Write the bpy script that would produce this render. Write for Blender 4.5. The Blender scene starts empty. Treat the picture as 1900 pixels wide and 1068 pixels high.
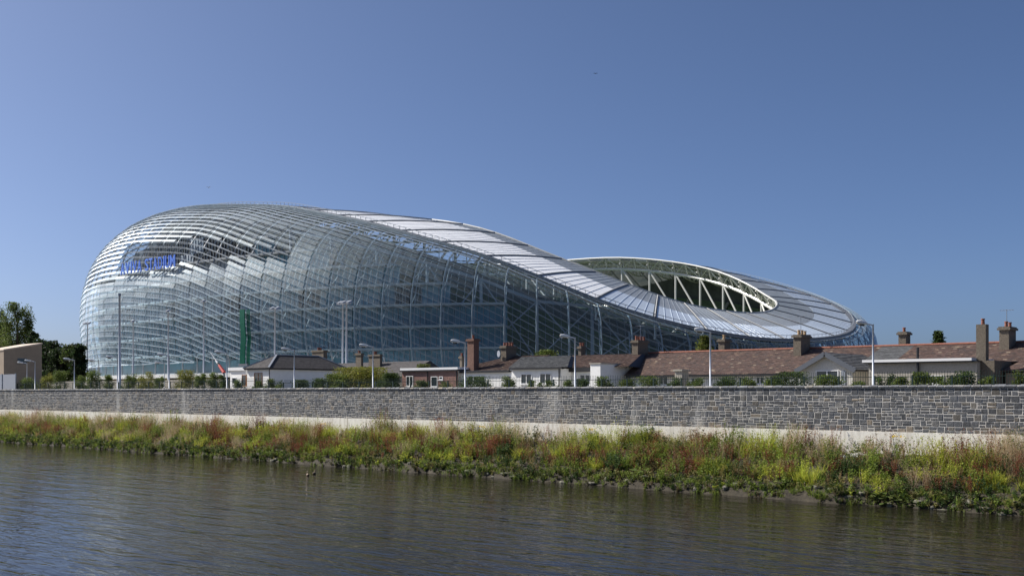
import bpy, math, random
import numpy as np
from mathutils import Vector, Matrix

sc = bpy.context.scene
# ---------------------------------------------------------------- camera, sky, sun, exposure
# world x runs along the river wall (towards the right of the photo), world y runs away across the river, z = 0 is the water
TH = math.radians(47.7); SN, CS = math.sin(TH), math.cos(TH)
FPX, ZC = 2000.0, 6.1
cam_d = bpy.data.cameras.new('camera'); cam = bpy.data.objects.new('camera', cam_d)
sc.collection.objects.link(cam); sc.camera = cam
cam.location = (0, 0, ZC); cam.rotation_euler = (math.radians(90), 0, math.radians(90) - TH)
cam_d.sensor_width = 36; cam_d.lens = 36 * FPX / 1900; cam_d.shift_y = 194 / 1900
cam_d.clip_start = 0.5; cam_d.clip_end = 20000

SUN_AZ = Vector((-0.927, -0.375)); SUN_EL = math.radians(43)
w = bpy.data.worlds.new('World'); sc.world = w; w.use_nodes = True
wn = w.node_tree; bg = wn.nodes['Background']
sky = wn.nodes.new('ShaderNodeTexSky'); sky.sky_type = 'NISHITA'; sky.sun_disc = False
sky.sun_elevation = SUN_EL; sky.sun_rotation = math.atan2(SUN_AZ.x, SUN_AZ.y)
sky.altitude = 0; sky.air_density = 0.5; sky.dust_density = 1.8; sky.ozone_density = 6.5
wn.links.new(sky.outputs[0], bg.inputs[0]); bg.inputs[1].default_value = 0.088
sd = bpy.data.lights.new('sun', 'SUN'); so = bpy.data.objects.new('sun', sd); sc.collection.objects.link(so)
sd.energy = 5.0; sd.angle = math.radians(0.53); sd.color = (1.0, 0.95, 0.87)
tos = Vector((SUN_AZ.x * math.cos(SUN_EL), SUN_AZ.y * math.cos(SUN_EL), math.sin(SUN_EL)))
so.rotation_euler = tos.to_track_quat('Z', 'Y').to_euler()
sc.view_settings.view_transform = 'Standard'; sc.view_settings.look = 'None'
sc.view_settings.exposure = 0.46; sc.view_settings.gamma = 1.0; sc.view_settings.use_curve_mapping = False
sc.cycles.transparent_max_bounces = 24; sc.cycles.max_bounces = 8

# ---------------------------------------------------------------- helpers
col = sc.collection
WLOC = {}
def uv(px, v):
    """photo column + distance across the river -> position along the river"""
    t = (px - 950) / FPX
    return v / (CS * t + SN) * (SN * t - CS)
def zz(px, py, v):
    t = (px - 950) / FPX
    return ZC + (728 - py) * v / (CS * t + SN) / FPX
def pj(u, v, z):
    X = SN * u + CS * v; Y = -CS * u + SN * v
    return 950 + FPX * X / Y, 728 - FPX * (z - ZC) / Y
def tag(o, label, cat, group=None, kind=None):
    o['label'] = label; o['category'] = cat
    if group: o['group'] = group
    if kind: o['kind'] = kind
    return o
def place(o, loc, parent):
    if parent is not None:
        o.parent = parent; p = WLOC[parent.name]; o.location = (loc[0]-p[0], loc[1]-p[1], loc[2]-p[2])
    else:
        o.location = loc
    WLOC[o.name] = tuple(loc)
def thing(name, loc, label, cat, group=None):
    o = bpy.data.objects.new(name, None); col.objects.link(o); o.empty_display_size = .5
    place(o, loc, None); return tag(o, label, cat, group)

class MB:
    def __init__(s): s.v = []; s.f = []; s.c = []
    def add(s, vs, fs, c=None):
        n = len(s.v); s.v += [tuple(p) for p in vs]; s.f += [tuple(i + n for i in f) for f in fs]
        if c is not None: s.c += [c] * len(vs)
        return s
    def box(s, u0, u1, v0, v1, z0, z1, c=None):
        return s.hexa([(u0,v0,z0),(u1,v0,z0),(u1,v1,z0),(u0,v1,z0),(u0,v0,z1),(u1,v0,z1),(u1,v1,z1),(u0,v1,z1)], c)
    def hexa(s, p, c=None):
        return s.add(p, [(3,2,1,0),(4,5,6,7),(0,1,5,4),(1,2,6,5),(2,3,7,6),(3,0,4,7)], c)
    def bar(s, a, b, wd, dp, c=None):
        """square bar between two points"""
        a, b = Vector(a), Vector(b); d = (b-a)
        if d.length < 1e-6: return s
        d.normalize(); up = Vector((0,0,1)) if abs(d.z) < .95 else Vector((0,1,0))
        x = d.cross(up).normalized() * wd/2; y = x.cross(d).normalized() * dp/2
        return s.hexa([a-x-y, a+x-y, b+x-y, b-x-y, a-x+y, a+x+y, b+x+y, b-x+y], c)
    def tube(s, pts, r, n=6, c=None, cap=True):
        pts = [Vector(p) for p in pts]; rs = r if isinstance(r, (list, tuple)) else [r]*len(pts)
        k0 = len(s.v); m = len(pts); prev = None
        for i, p in enumerate(pts):
            d = (pts[min(i+1, m-1)] - pts[max(i-1, 0)]).normalized()
            ref = Vector((0,0,1)) if abs(d.z) < .9 else Vector((0,1,0))
            x = d.cross(ref).normalized(); y = x.cross(d).normalized()
            for q in range(n):
                a = 2*math.pi*q/n; s.v.append(tuple(p + (x*math.cos(a) + y*math.sin(a))*rs[i]))
                if c is not None: s.c.append(c)
        for i in range(m-1):
            for q in range(n):
                q2 = (q+1) % n
                s.f.append((k0+i*n+q, k0+i*n+q2, k0+(i+1)*n+q2, k0+(i+1)*n+q))
        if cap:
            s.f.append(tuple(k0+q for q in range(n))); s.f.append(tuple(k0+(m-1)*n+q for q in reversed(range(n))))
        return s
    def build(s, name, mat, parent=None, base=None, smooth=False):
        A = np.array(s.v, dtype=float)
        if base is None: base = ((A[:,0].min()+A[:,0].max())/2, (A[:,1].min()+A[:,1].max())/2, A[:,2].min())
        A = A - np.array(base)
        me = bpy.data.meshes.new(name); me.from_pydata(A.tolist(), [], s.f)
        if s.c:
            at = me.color_attributes.new('Col', 'FLOAT_COLOR', 'POINT')
            C = np.ones((len(s.v), 4)); C[:, :3] = np.array(s.c)[:, :3]; at.data.foreach_set('color', C.ravel())
        me.materials.append(mat)
        if smooth: me.polygons.foreach_set('use_smooth', [True]*len(me.polygons))
        me.update()
        o = bpy.data.objects.new(name, me); col.objects.link(o); place(o, base, parent)
        return o
def npmesh(name, V, F, C, mat, parent=None, base=(0,0,0)):
    """quads from arrays: V (n,3), F (m,4), C (n,3)"""
    me = bpy.data.meshes.new(name); V = V - np.array(base)
    me.vertices.add(len(V)); me.vertices.foreach_set('co', V.astype(np.float32).ravel())
    me.loops.add(F.size); me.loops.foreach_set('vertex_index', F.astype(np.int32).ravel())
    me.polygons.add(len(F)); me.polygons.foreach_set('loop_start', np.arange(0, F.size, 4, dtype=np.int32))
    me.update(calc_edges=True)
    at = me.color_attributes.new('Col', 'FLOAT_COLOR', 'POINT')
    Cc = np.ones((len(V), 4), np.float32); Cc[:, :3] = C; at.data.foreach_set('color', Cc.ravel())
    me.materials.append(mat); o = bpy.data.objects.new(name, me); col.objects.link(o); place(o, base, parent)
    return o
def copy_tree(o, loc, scale=1.0, rz=0.0, parent=None):
    c = o.copy(); col.objects.link(c); c.parent = parent
    if parent is None:
        c.location = loc; c.scale = (scale,)*3; c.rotation_euler = (0, 0, rz)
    for ch in o.children: copy_tree(ch, None, parent=c)
    return c

def M(name, c=(.5,.5,.5), rough=.6, metal=0.0, var=0.0, vscale=3.0, bump=0.0, bscale=20.0, attr=False, spec=.5, trans=0.0, stain=None):
    m = bpy.data.materials.new(name); m.use_nodes = True; nt = m.node_tree; N = nt.nodes; L = nt.links
    b = N['Principled BSDF']; b.inputs['Roughness'].default_value = rough; b.inputs['Metallic'].default_value = metal
    b.inputs['Specular IOR Level'].default_value = spec
    geo = N.new('ShaderNodeNewGeometry')
    if attr:
        a = N.new('ShaderNodeAttribute'); a.attribute_name = 'Col'; cs = a.outputs['Color']
    else:
        r = N.new('ShaderNodeRGB'); r.outputs[0].default_value = (*c, 1); cs = r.outputs[0]
    if var:
        nz = N.new('ShaderNodeTexNoise'); nz.inputs['Scale'].default_value = vscale; nz.inputs['Detail'].default_value = 6; nz.inputs['Roughness'].default_value = .65
        L.new(geo.outputs['Position'], nz.inputs['Vector'])
        mr = N.new('ShaderNodeMapRange'); mr.inputs[1].default_value = .3; mr.inputs[2].default_value = .7
        mr.inputs[3].default_value = 1-var; mr.inputs[4].default_value = 1+var; L.new(nz.outputs[0], mr.inputs[0])
        mx = N.new('ShaderNodeMix'); mx.data_type = 'RGBA'; mx.blend_type = 'MULTIPLY'; mx.inputs[0].default_value = 1
        L.new(cs, mx.inputs[6]); L.new(mr.outputs[0], mx.inputs[7]); cs = mx.outputs[2]
    if stain:
        scol, sscale, lo, hi = stain
        mp = N.new('ShaderNodeMapping'); mp.inputs['Scale'].default_value = sscale; L.new(geo.outputs['Position'], mp.inputs[0])
        nz = N.new('ShaderNodeTexNoise'); nz.inputs['Scale'].default_value = 1; nz.inputs['Detail'].default_value = 5; L.new(mp.outputs[0], nz.inputs['Vector'])
        mr = N.new('ShaderNodeMapRange'); mr.inputs[1].default_value = lo; mr.inputs[2].default_value = hi; L.new(nz.outputs[0], mr.inputs[0])
        mx = N.new('ShaderNodeMix'); mx.data_type = 'RGBA'; mx.inputs[7].default_value = (*scol, 1)
        L.new(mr.outputs[0], mx.inputs[0]); L.new(cs, mx.inputs[6]); cs = mx.outputs[2]
    L.new(cs, b.inputs['Base Color'])
    if bump:
        nz = N.new('ShaderNodeTexNoise'); nz.inputs['Scale'].default_value = bscale; nz.inputs['Detail'].default_value = 5
        L.new(geo.outputs['Position'], nz.inputs['Vector'])
        bp = N.new('ShaderNodeBump'); bp.inputs['Strength'].default_value = bump; bp.inputs['Distance'].default_value = .05
        L.new(nz.outputs[0], bp.inputs['Height']); L.new(bp.outputs[0], b.inputs['Normal'])
    if trans:
        tr = N.new('ShaderNodeBsdfTranslucent'); L.new(cs, tr.inputs[0]); ms = N.new('ShaderNodeMixShader'); ms.inputs[0].default_value = trans
        L.new(b.outputs[0], ms.inputs[1]); L.new(tr.outputs[0], ms.inputs[2]); L.new(ms.outputs[0], N['Material Output'].inputs[0])
    return m
def glassy(name, tint, body, gl_rough, opacity, gloss):
    """clear sheet: part see-through, part milky, with a mirror-like coat that grows at grazing angles"""
    m = bpy.data.materials.new(name); m.use_nodes = True; nt = m.node_tree; N = nt.nodes; L = nt.links
    N.remove(N['Principled BSDF'])
    tr = N.new('ShaderNodeBsdfTransparent'); tr.inputs[0].default_value = (*tint, 1)
    df = N.new('ShaderNodeBsdfDiffuse'); df.inputs[0].default_value = (*body, 1)
    tl = N.new('ShaderNodeBsdfTranslucent'); tl.inputs[0].default_value = (*body, 1)
    m0 = N.new('ShaderNodeMixShader'); m0.inputs[0].default_value = .4; L.new(df.outputs[0], m0.inputs[1]); L.new(tl.outputs[0], m0.inputs[2])
    m1 = N.new('ShaderNodeMixShader'); m1.inputs[0].default_value = opacity; L.new(tr.outputs[0], m1.inputs[1]); L.new(m0.outputs[0], m1.inputs[2])
    g = N.new('ShaderNodeBsdfGlossy'); g.inputs[0].default_value = (.95,.97,1,1); g.inputs['Roughness'].default_value = gl_rough
    lw = N.new('ShaderNodeLayerWeight'); lw.inputs[0].default_value = .5
    pw = N.new('ShaderNodeMath'); pw.operation = 'POWER'; pw.inputs[1].default_value = 5.0; L.new(lw.outputs['Facing'], pw.inputs[0])
    ad = N.new('ShaderNodeMath'); ad.operation = 'MULTIPLY_ADD'; ad.use_clamp = True; ad.inputs[1].default_value = .40; ad.inputs[2].default_value = gloss; L.new(pw.outputs[0], ad.inputs[0])
    m2 = N.new('ShaderNodeMixShader'); L.new(ad.outputs[0], m2.inputs[0]); L.new(m1.outputs[0], m2.inputs[1]); L.new(g.outputs[0], m2.inputs[2])
    L.new(m2.outputs[0], N['Material Output'].inputs[0])
    return m

MAT = dict(
    stone=M('river_stone', attr=True, rough=.8, var=.38, vscale=6, bump=.5, bscale=25, stain=((.50,.49,.46), (.55,.55,.10), .60, .80)),
    mortar=M('pale_mortar', (.56,.53,.48), .9, var=.2, vscale=6),
    concrete=M('pale_concrete', (.80,.77,.69), .85, var=.10, vscale=2.5, bump=.15, stain=((.42,.37,.29), (3.0,3.0,.25), .52, .78)),
    soil=M('bank_soil', (.038,.031,.02), .95, var=.5, vscale=4, bump=.8, bscale=9),
    ground=M('gravel_ground', (.20,.18,.14), .95, var=.3, vscale=1.5),
    rock=M('waterline_rock', (.14,.13,.10), .85, var=.5, vscale=5, bump=.5, bscale=12, stain=((.07,.08,.03), (2,2,2), .5, .66)),
    leaf=M('leaf', attr=True, rough=.6, spec=.25, trans=.42),
    bark=M('bark', (.09,.07,.05), .9, var=.3),
    lamp_metal=M('grey_blue_paint', (.55,.59,.66), .4, .0, var=.06),
    lamp_head=M('lamp_head_paint', (.72,.73,.73), .35),
    dark_metal=M('dark_green_metal', (.015,.035,.028), .5, .2),
    galv=M('galvanised_steel', (.36,.38,.41), .45, .6, var=.1),
    white_wall=M('white_render', (.87,.87,.85), .9, var=.05, vscale=2),
    dash=M('pebble_dash', (.68,.65,.59), .95, var=.16, vscale=14, bump=.8, bscale=30),
    dash_grey=M('grey_pebble_dash', (.40,.37,.32), .95, var=.18, vscale=12, bump=.8, bscale=30),
    chimney=M('chimney_render', (.155,.13,.10), .95, var=.3, vscale=9, bump=.9, bscale=26),
    brick_pink=M('pinkish_brick', attr=True, rough=.9, var=.15, vscale=10),
    brick_red=M('red_brick', (.16,.088,.065), .9, var=.3, vscale=8, bump=.5, bscale=14),
    pot=M('terracotta', (.24,.088,.055), .8, var=.2),
    pot_buff=M('buff_pot', (.48,.33,.18), .8, var=.2),
    tile=M('roof_tile', attr=True, rough=.85, var=.25, vscale=5, bump=.4, bscale=20),
    fascia=M('black_fascia', (.015,.015,.018), .5),
    white_paint=M('white_paint', (.80,.80,.80), .4),
    wood=M('varnished_wood', (.24,.10,.035), .4, var=.2),
    win=M('window_glass', (.03,.04,.05), .05, spec=.9),
    beige=M('beige_board', (.34,.27,.20), .8, var=.10, vscale=.7),
    tan=M('tan_roof', (.60,.50,.40), .7),
    green_net=M('green_net', (.0,.16,.10), .7, trans=.3),
    steel_ring=M('ring_steel', (.50,.50,.48), .5),
    steel_white=M('white_steel', (.66,.65,.61), .4, .1),
    steel_grey=M('grey_steel', (.27,.30,.33), .5, .0),
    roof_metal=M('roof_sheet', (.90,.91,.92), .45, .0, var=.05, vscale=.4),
    roof_poly=M('roof_polycarbonate', (.55,.59,.64), .3, .0, var=.10, vscale=.6, trans=.5),
    gutter=M('roof_gutter', (.13,.14,.16), .5, .3),
    seat=M('green_seats', (.10,.15,.065), .6, var=.35, vscale=1.6),
    tier=M('stand_concrete', (.30,.29,.27), .9, var=.15, vscale=.5),
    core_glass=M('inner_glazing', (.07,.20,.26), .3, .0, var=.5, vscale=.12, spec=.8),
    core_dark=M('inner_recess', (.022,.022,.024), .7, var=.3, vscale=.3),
    slab=M('white_slab', (.70,.71,.70), .6),
    slab_grey=M('grey_slab', (.36,.38,.39), .6),
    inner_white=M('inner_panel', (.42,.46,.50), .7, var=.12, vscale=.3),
    sign_blue=M('sign_blue', (.11,.24,.78), .4),
    shingle=glassy('clear_shingle', (.88,.94,.97), (.60,.72,.80), .52, .035, .014),
    rear_wall=M('stand_back', (.11,.115,.11), .9, var=.3, vscale=.4),
    roof_sky_blue=M('sky_tinted_sheet', (.56,.63,.71), .25, .0, var=.06, vscale=.4, spec=.9),  # blue sky reflection on the low roof put into the sheet colour
    lip=M('shingle_lip', (.50,.54,.57), .5, .0),  # sun reflected off the lower left lips is put into this colour
    turf=M('pitch_turf', (.055,.10,.035), .9, var=.15, vscale=.2),
    hill=M('hazed_hill', (.11,.15,.22), 1.0, var=.15, vscale=.004),  # blue of the distance haze is put into the base colour
)
R = random.Random(11); NR = np.random.default_rng(5)
# ---------------------------------------------------------------- setting: water, bank, ground, hill
WALLV = 63.2; ZTOP = 6.56; ZCON = 3.74; GZ = 5.35
def vnoise(x, y, seed=0):
    """smooth value noise on arrays"""
    x = np.asarray(x, float); y = np.asarray(y, float)
    xi = np.floor(x).astype(int); yi = np.floor(y).astype(int); fx = x-xi; fy = y-yi
    def h(a, b):
        n = (a*374761393 + b*668265263 + seed*974634777) & 0x7fffffff
        n = ((n ^ (n >> 13)) * 1274126177) & 0x7fffffff
        return ((n ^ (n >> 16)) & 0xffff) / 65535.0
    fx = fx*fx*(3-2*fx); fy = fy*fy*(3-2*fy)
    return (h(xi,yi)*(1-fx)+h(xi+1,yi)*fx)*(1-fy) + (h(xi,yi+1)*(1-fx)+h(xi+1,yi+1)*fx)*fy
def bank_z(u, v):
    e = 56.25 + 0.9*(vnoise(u*.22, 0*u, 3)-.5) + .5*(vnoise(u*.9, 0*u, 4)-.5)
    d = np.asarray(v) - e
    z = np.where(d < 0, d*.35, .40*(1-np.exp(-d/.25)) + .29*d)
    return z + .30*(vnoise(u*1.3, v*1.3, 5)-.5)*np.clip(d+.3, 0, 1) + .16*(vnoise(u*3.1, v*3.1, 6)-.5)
def structure(o): o['kind'] = 'structure'; return o

wm = bpy.data.materials.new('river_water'); wm.use_nodes = True; nt = wm.node_tree; N = nt.nodes; L = nt.links
b = N['Principled BSDF']; b.inputs['Base Color'].default_value = (.011,.010,.006,1); b.inputs['Roughness'].default_value = .012; b.inputs['IOR'].default_value = 1.33; b.inputs['Specular IOR Level'].default_value = .20
geo = N.new('ShaderNodeNewGeometry')
def wave(scale, rot, strength, dist, prev):
    mp = N.new('ShaderNodeMapping'); mp.inputs['Rotation'].default_value = (0,0,rot); mp.inputs['Scale'].default_value = scale
    L.new(geo.outputs['Position'], mp.inputs[0])
    nz = N.new('ShaderNodeTexNoise'); nz.inputs['Scale'].default_value = 1; nz.inputs['Detail'].default_value = 3; nz.inputs['Distortion'].default_value = .6
    L.new(mp.outputs[0], nz.inputs['Vector'])
    bp = N.new('ShaderNodeBump'); bp.inputs['Strength'].default_value = strength; bp.inputs['Distance'].default_value = dist
    L.new(nz.outputs[0], bp.inputs['Height'])
    if prev: L.new(prev.outputs[0], bp.inputs['Normal'])
    return bp
rz0 = -(math.radians(90)-TH)
w1 = wave((.22, .95, 1), rz0-.12, 1.0, .10, None)
w2 = wave((.9, 3.0, 1), rz0+.2, 1.0, .035, w1)
w3 = wave((.12, .3, 1), rz0+.1, 1.0, .04, w2)
L.new(w3.outputs[0], b.inputs['Normal'])
structure(MB().add([(-900,-120,0),(500,-120,0),(500,58.6,0),(-900,58.6,0)], [(0,1,2,3)]).build('river_water', wm, base=(0,0,0)))

us = np.concatenate([np.linspace(-330,-180,60), np.linspace(-179,20,560), np.linspace(21,80,20)]); vs = np.linspace(55.6, 63.32, 34)
UU, VV = np.meshgrid(us, vs, indexing='ij'); ZZ = bank_z(UU, VV)
V = np.stack([UU, VV, ZZ], -1).reshape(-1,3); nv = len(vs)
ii = (np.arange(len(us)-1)[:,None]*nv + np.arange(nv-1)[None]).ravel()
F = np.stack([ii, ii+nv, ii+nv+1, ii+1], -1)
structure(npmesh('river_bank', V, F, np.full((len(V),3), .1), MAT['soil']))
structure(MB().add([(-6000,64.0,GZ),(5000,64.0,GZ),(5000,9000,GZ),(-6000,9000,GZ)], [(0,1,2,3)]).build('ground', MAT['ground'], base=(0,64,GZ)))
structure(MB().add([(-900,-120,3),(500,-120,3),(500,-400,3),(-900,-400,3)], [(3,2,1,0)]).build('near_ground', MAT['ground']))
hm = MB(); pv = []
for i in range(41):
    px = -260 + i*16; Y = 4200.; X = (px-950)/FPX*Y
    h = ZC + Y/FPX*(728-636 - 10*max(0,(px-150)/200.) + 3*math.sin(px*.03) - 8*abs((px+20)/300.)**2)
    pv.append((SN*X - CS*Y, CS*X + SN*Y, h))
for k, (dx, fz) in enumerate(((-900, 0), (0, 1), (900, 0))):
    for p in pv: hm.v.append((p[0] - CS*dx, p[1] + SN*dx, p[2] if fz else GZ-2))
for k in range(2):
    for i in range(40): a = k*41+i; hm.f.append((a, a+1, a+42, a+41))
structure(hm.build('hills', MAT['hill']))

# ---------------------------------------------------------------- the river wall
wall = thing('river_wall', (-70, WALLV+.3, 0), 'long grey rubble stone river wall on a pale concrete base', 'wall')
UA, UB = -172., 4.
MB().box(UA, UB, WALLV+.006, WALLV+.75, ZCON-.05, ZTOP-.16).build('mortar_bed', MAT['mortar'], wall)
joints = [UA] + [uv(p, WALLV-.1) for p in (-40, 520, 930, 1262, 1560)] + [UB]
for a, bb in zip(joints, joints[1:]):
    MB().box(a+.012, bb-.012, WALLV-.10, WALLV+.70, .3, ZCON).build('concrete_base', MAT['concrete'], wall)
def stone_col(r):
    k = r.random(); s = .52 + .58*r.random()
    if k < .60: c = (.103,.108,.118)
    elif k < .82: c = (.155,.152,.150)
    elif k < .95: c = (.17,.155,.135)
    else: c = (.22,.185,.145)
    return tuple(x*s for x in c)
def stone(mb, u0, u1, z0, z1, r):
    j = lambda: r.uniform(-.016, .016)
    g = .021
    o = [(u0+g+j(), z0+g+j()), (u1-g+j(), z0+g+j()), (u1-g+j(), z1-g+j()), (u0+g+j(), z1-g+j())]
    cu, cz = (u0+u1)/2, (z0+z1)/2; pr = r.uniform(.000, .012); c = stone_col(r)
    f = [(u+(cu-u)*min(.3,.02/abs(cu-u)), z+(cz-z)*min(.3,.02/abs(cz-z))) for u, z in o]
    vs = [(u, WALLV+.06, z) for u, z in o] + [(u, WALLV+.004-pr*.5, z) for u, z in o] + [(u, WALLV-pr-r.uniform(0,.008), z) for u, z in f]
    mb.add(vs, [(0,1,5,4),(1,2,6,5),(2,3,7,6),(3,0,4,7),(4,5,9,8),(5,6,10,9),(6,7,11,10),(7,4,8,11),(8,9,10,11)], c)
rects = []
z = ZCON
hs = [.40,.36,.42,.34,.38,.40,.44]; ht = sum(hs); hs = [h*(ZTOP-.20-ZCON)/ht for h in hs]
for h in hs:
    u = UB
    while u > UA:
        wd = R.uniform(.30, .80); z1 = z+h; zz0 = z
        k = R.random()
        if k < .36: cells = [(u-min(wd,.46), u, zz0, z1)]; wd = min(wd, .46)
        else:
            n = 2 if k < .97 else 3
            cut = sorted(R.uniform(.36,.64) if n == 2 else x+R.uniform(-.06,.06) for x in ([.5] if n == 2 else [.333,.667]))
            zs = [zz0] + [zz0+h*q for q in cut] + [z1]; cells = []
            for a, bb in zip(zs, zs[1:]):
                if wd > .55 and R.random() < .75:
                    m = u - wd*R.uniform(.35,.65); cells += [(m,u,a,bb),(u-wd,m,a,bb)]
                else: cells.append((u-wd,u,a,bb))
        rects += cells; u -= wd
    z += h
def pxarea(c):
    x0,y0 = pj(c[0],WALLV,c[2]); x1,y1 = pj(c[1],WALLV,c[3])
    return (x1-x0)*(y0-y1) if x0 > -20 and x1 < 1902 else 0
order = sorted(range(len(rects)), key=lambda i: -pxarea(rects[i])); big = set(order[:300])
rest = MB()
for i, rc in enumerate(rects):
    if i in big:
        m = MB(); stone(m, *rc, R); m.build('stone', MAT['stone'], wall)
    else: stone(rest, *rc, R)
ro = rest.build('stone_facing', MAT['stone'], wall); ro['kind'] = 'stuff'
# coping: tilted rough stones set in a mortar bed
MB().box(UA, UB, WALLV-.03, WALLV+.78, ZTOP-.20, ZTOP-.032).build('coping_bed', MAT['mortar'], wall)
cop = []; u = UB
while u > UA: wd = R.uniform(.38,.78); cop.append((u-wd, u)); u -= wd
copr = MB()
for i, (a, bb) in enumerate(cop):
    m = MB() if i < 290 else copr
    lean = R.uniform(.06,.2)*(1 if R.random()<.85 else -1); t = R.uniform(-.025,.02); g = .042; c = tuple(x*1.55 for x in stone_col(R)); w0 = bb-a
    q = R.uniform(.0,.07)
    lo = [(a+g, ZTOP-.168), (bb-g, ZTOP-.168)]; hi = [(a+g+lean+q*.4, ZTOP+t-q*.3), (bb-g+lean*.6-q, ZTOP+t)]
    md = [(a+g+lean*.45, ZTOP-.10), (bb-g+lean*.45, ZTOP-.10)]
    vs = []
    for (p, y) in ((WALLV-.075, 0), (WALLV+.80, 0)):
        vs += [(lo[0][0],p,lo[0][1]),(lo[1][0],p,lo[1][1]),(md[1][0],p-(.02 if p<WALLV else -.02),md[1][1]),(hi[1][0],p+(.07 if p<WALLV else -.07),hi[1][1]),(hi[0][0],p+(.07 if p<WALLV else -.07),hi[0][1]),(md[0][0],p-(.02 if p<WALLV else -.02),md[0][1])]
    m.add(vs, [(0,1,2,5),(5,2,3,4),(7,6,11,8),(8,11,10,9),(3,9,10,4),(0,6,7,1),(1,7,8,2),(2,8,9,3),(4,10,11,5),(5,11,6,0)], c)
    if i < 290: m.build('coping_stone', MAT['stone'], wall)
if copr.v: copr.build('coping_run', MAT['stone'], wall)['kind'] = 'stuff'
# ---------------------------------------------------------------- the stadium
SU, SV, SA, SB, SE = -230., 229.5, 118., 95., 2.5
def sup(ph, u0, v0, a, b, n):
    C, S = np.cos(ph), np.sin(ph)
    return u0 + a*np.sign(C)*np.abs(C)**(2/n), v0 + b*np.sign(S)*np.abs(S)**(2/n)
NB = 108
ph = np.linspace(-np.pi, np.pi, 7201); pu, pvv = sup(ph, SU, SV, SA, SB, SE)
ac = np.concatenate([[0], np.cumsum(np.hypot(np.diff(pu), np.diff(pvv)))])
PH = np.interp(np.linspace(0, ac[-1], NB+1)[:-1], ac, ph) + 1e-5
DEG = np.degrees(PH)
OU, OV = sup(PH, SU, SV, SA, SB, SE)
t1 = np.array(sup(PH+1e-3, SU, SV, SA, SB, SE)) - np.array(sup(PH-1e-3, SU, SV, SA, SB, SE)); t1 /= np.hypot(*t1)
NU, NV_ = t1[1], -t1[0]
hd = [-180,-150,-130,-120,-110,-102,-96,-90,-84,-78,-72,-66,-60,-54,-48,-42,-36,-30,-24,-18,-12,-6,0,6,12,18,24,30,36,42,48,54,60,66,72,78,84,90,110,140,180]
hh = [46.5,47.8,50,51.1,51.8,51.5,50.5,48.2,44.6,41.6,39,36.1,33.1,30.6,27.4,23.7,19.7,16.5,14.2,12.9,11.9,11.8,12.7,14,15.7,18,20.5,23,25.5,28,30.3,33,35.5,38,40,42,44,46,48,47,46.5]
HC = np.interp(DEG, hd, hh)
idg = [-180,-110,-90,-84,-78,-72,-66,-60,-54,-48,-36,-24,-12,0,12,18,24,36,48,60,72,84,90,110,180]
idz = [52,53,52.5,50.5,48.6,46.6,44,40.8,37.8,35.3,30.7,27.2,25.4,25.1,27,28.5,29.6,31.9,36.6,41.6,45.6,48.9,49.8,51.5,52]
HI = np.interp(DEG, idg, idz)
for _ in range(2):
    HC = .25*np.roll(HC,1)+.5*HC+.25*np.roll(HC,-1); HI = .25*np.roll(HI,1)+.5*HI+.25*np.roll(HI,-1)
INS = 3 + 23*np.clip((HC-12)/33, 0, 1.1)**1.3
IU, IV = sup(PH, -225, SV, 92, 46, 3.0)
CU, CV, CZ = OU-NU*INS, OV-NV_*INS, GZ+HC
ZB = np.interp(DEG, [-180,-75,-60,-40,180], [13.2,13.2,12.0,6.5,6.5])     # foot of the shingled skin
def sec_off(j, z):
    """how far inside the outline the skin lies at height z"""
    H = HC[j]; zm = GZ+.42*H; z = np.asarray(z, float)
    q = np.clip((z-zm)/(GZ+H-zm), 0, 1); p = np.clip((zm-z)/(zm-GZ), 0, 1)
    return INS[j]*(1-np.maximum(0, 1-q**2.3)**(1/2.3)) + 4.5*p*p
DS = 1.45; SEC = []
for j in range(NB):
    zt = GZ + HC[j]; th = np.linspace(0, 1, 400)
    z = zt - (zt-ZB[j])*th**2; z[0] = zt
    o = sec_off(j, z); s = np.concatenate([[0], np.cumsum(np.hypot(np.diff(z), np.diff(o)))])
    n = int(s[-1]//DS); sr = np.concatenate([np.arange(n+1)*DS, [s[-1]]])
    zr = np.interp(sr, s, z); orr = np.interp(sr, s, o)
    dz = np.gradient(zr); do = np.gradient(orr); ln = np.hypot(dz, do)
    # outward normal in (offset inward, z): section goes down/outward
    nz_ = do/ln*-1; no = dz/ln*-1
    SEC.append((zr, orr, no, nz_))
def sp(j, k, out=0.0):
    zr, orr, no, nz_ = SEC[j]; k = min(k, len(zr)-1)
    i = orr[k]; a = out*no[k]; bz = out*nz_[k]
    return Vector((OU[j]-NU[j]*i + NU[j]*a, OV[j]-NV_[j]*i + NV_[j]*a, zr[k]+bz))
stad = thing('stadium', (SU, SV, GZ), 'huge curved stadium clad in clear shingles with a sweeping pale roof', 'stadium')
VIS = [j for j in range(NB) if -172 < DEG[j] < 62]
HOLES = [(236,456,344,502,443,488), (356,437,436,486,441,484), (450,446,528,468,458,478)]
HSET = set()
for a, b_, c, d, b2_, d2_ in HOLES:
    hj = [j for j in VIS if -123 < DEG[j] < -60]; cx = (a+c)/2
    def row_y(j, y):                                     # row of section j nearest to a photo height
        return min(range(len(SEC[j][0])), key=lambda k: abs(pj(*sp(j,k))[1]-y))
    jm = min(hj, key=lambda j: abs(pj(*sp(j, row_y(j,(b_+d)/2)))[0]-cx)); k0, k1 = row_y(jm, b_), row_y(jm, d)
    km = (k0+k1)//2
    for j in hj:
        x = pj(*((sp(j,km)+sp((j+1)%NB,km))/2))[0]
        if a-6 < x < c+6:
            q = min(1, max(0, (x-a)/(c-a))); HSET |= {(j, k) for k in range(row_y(j, b_+(b2_-b_)*q), row_y(j, d+(d2_-d)*q))}
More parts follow.
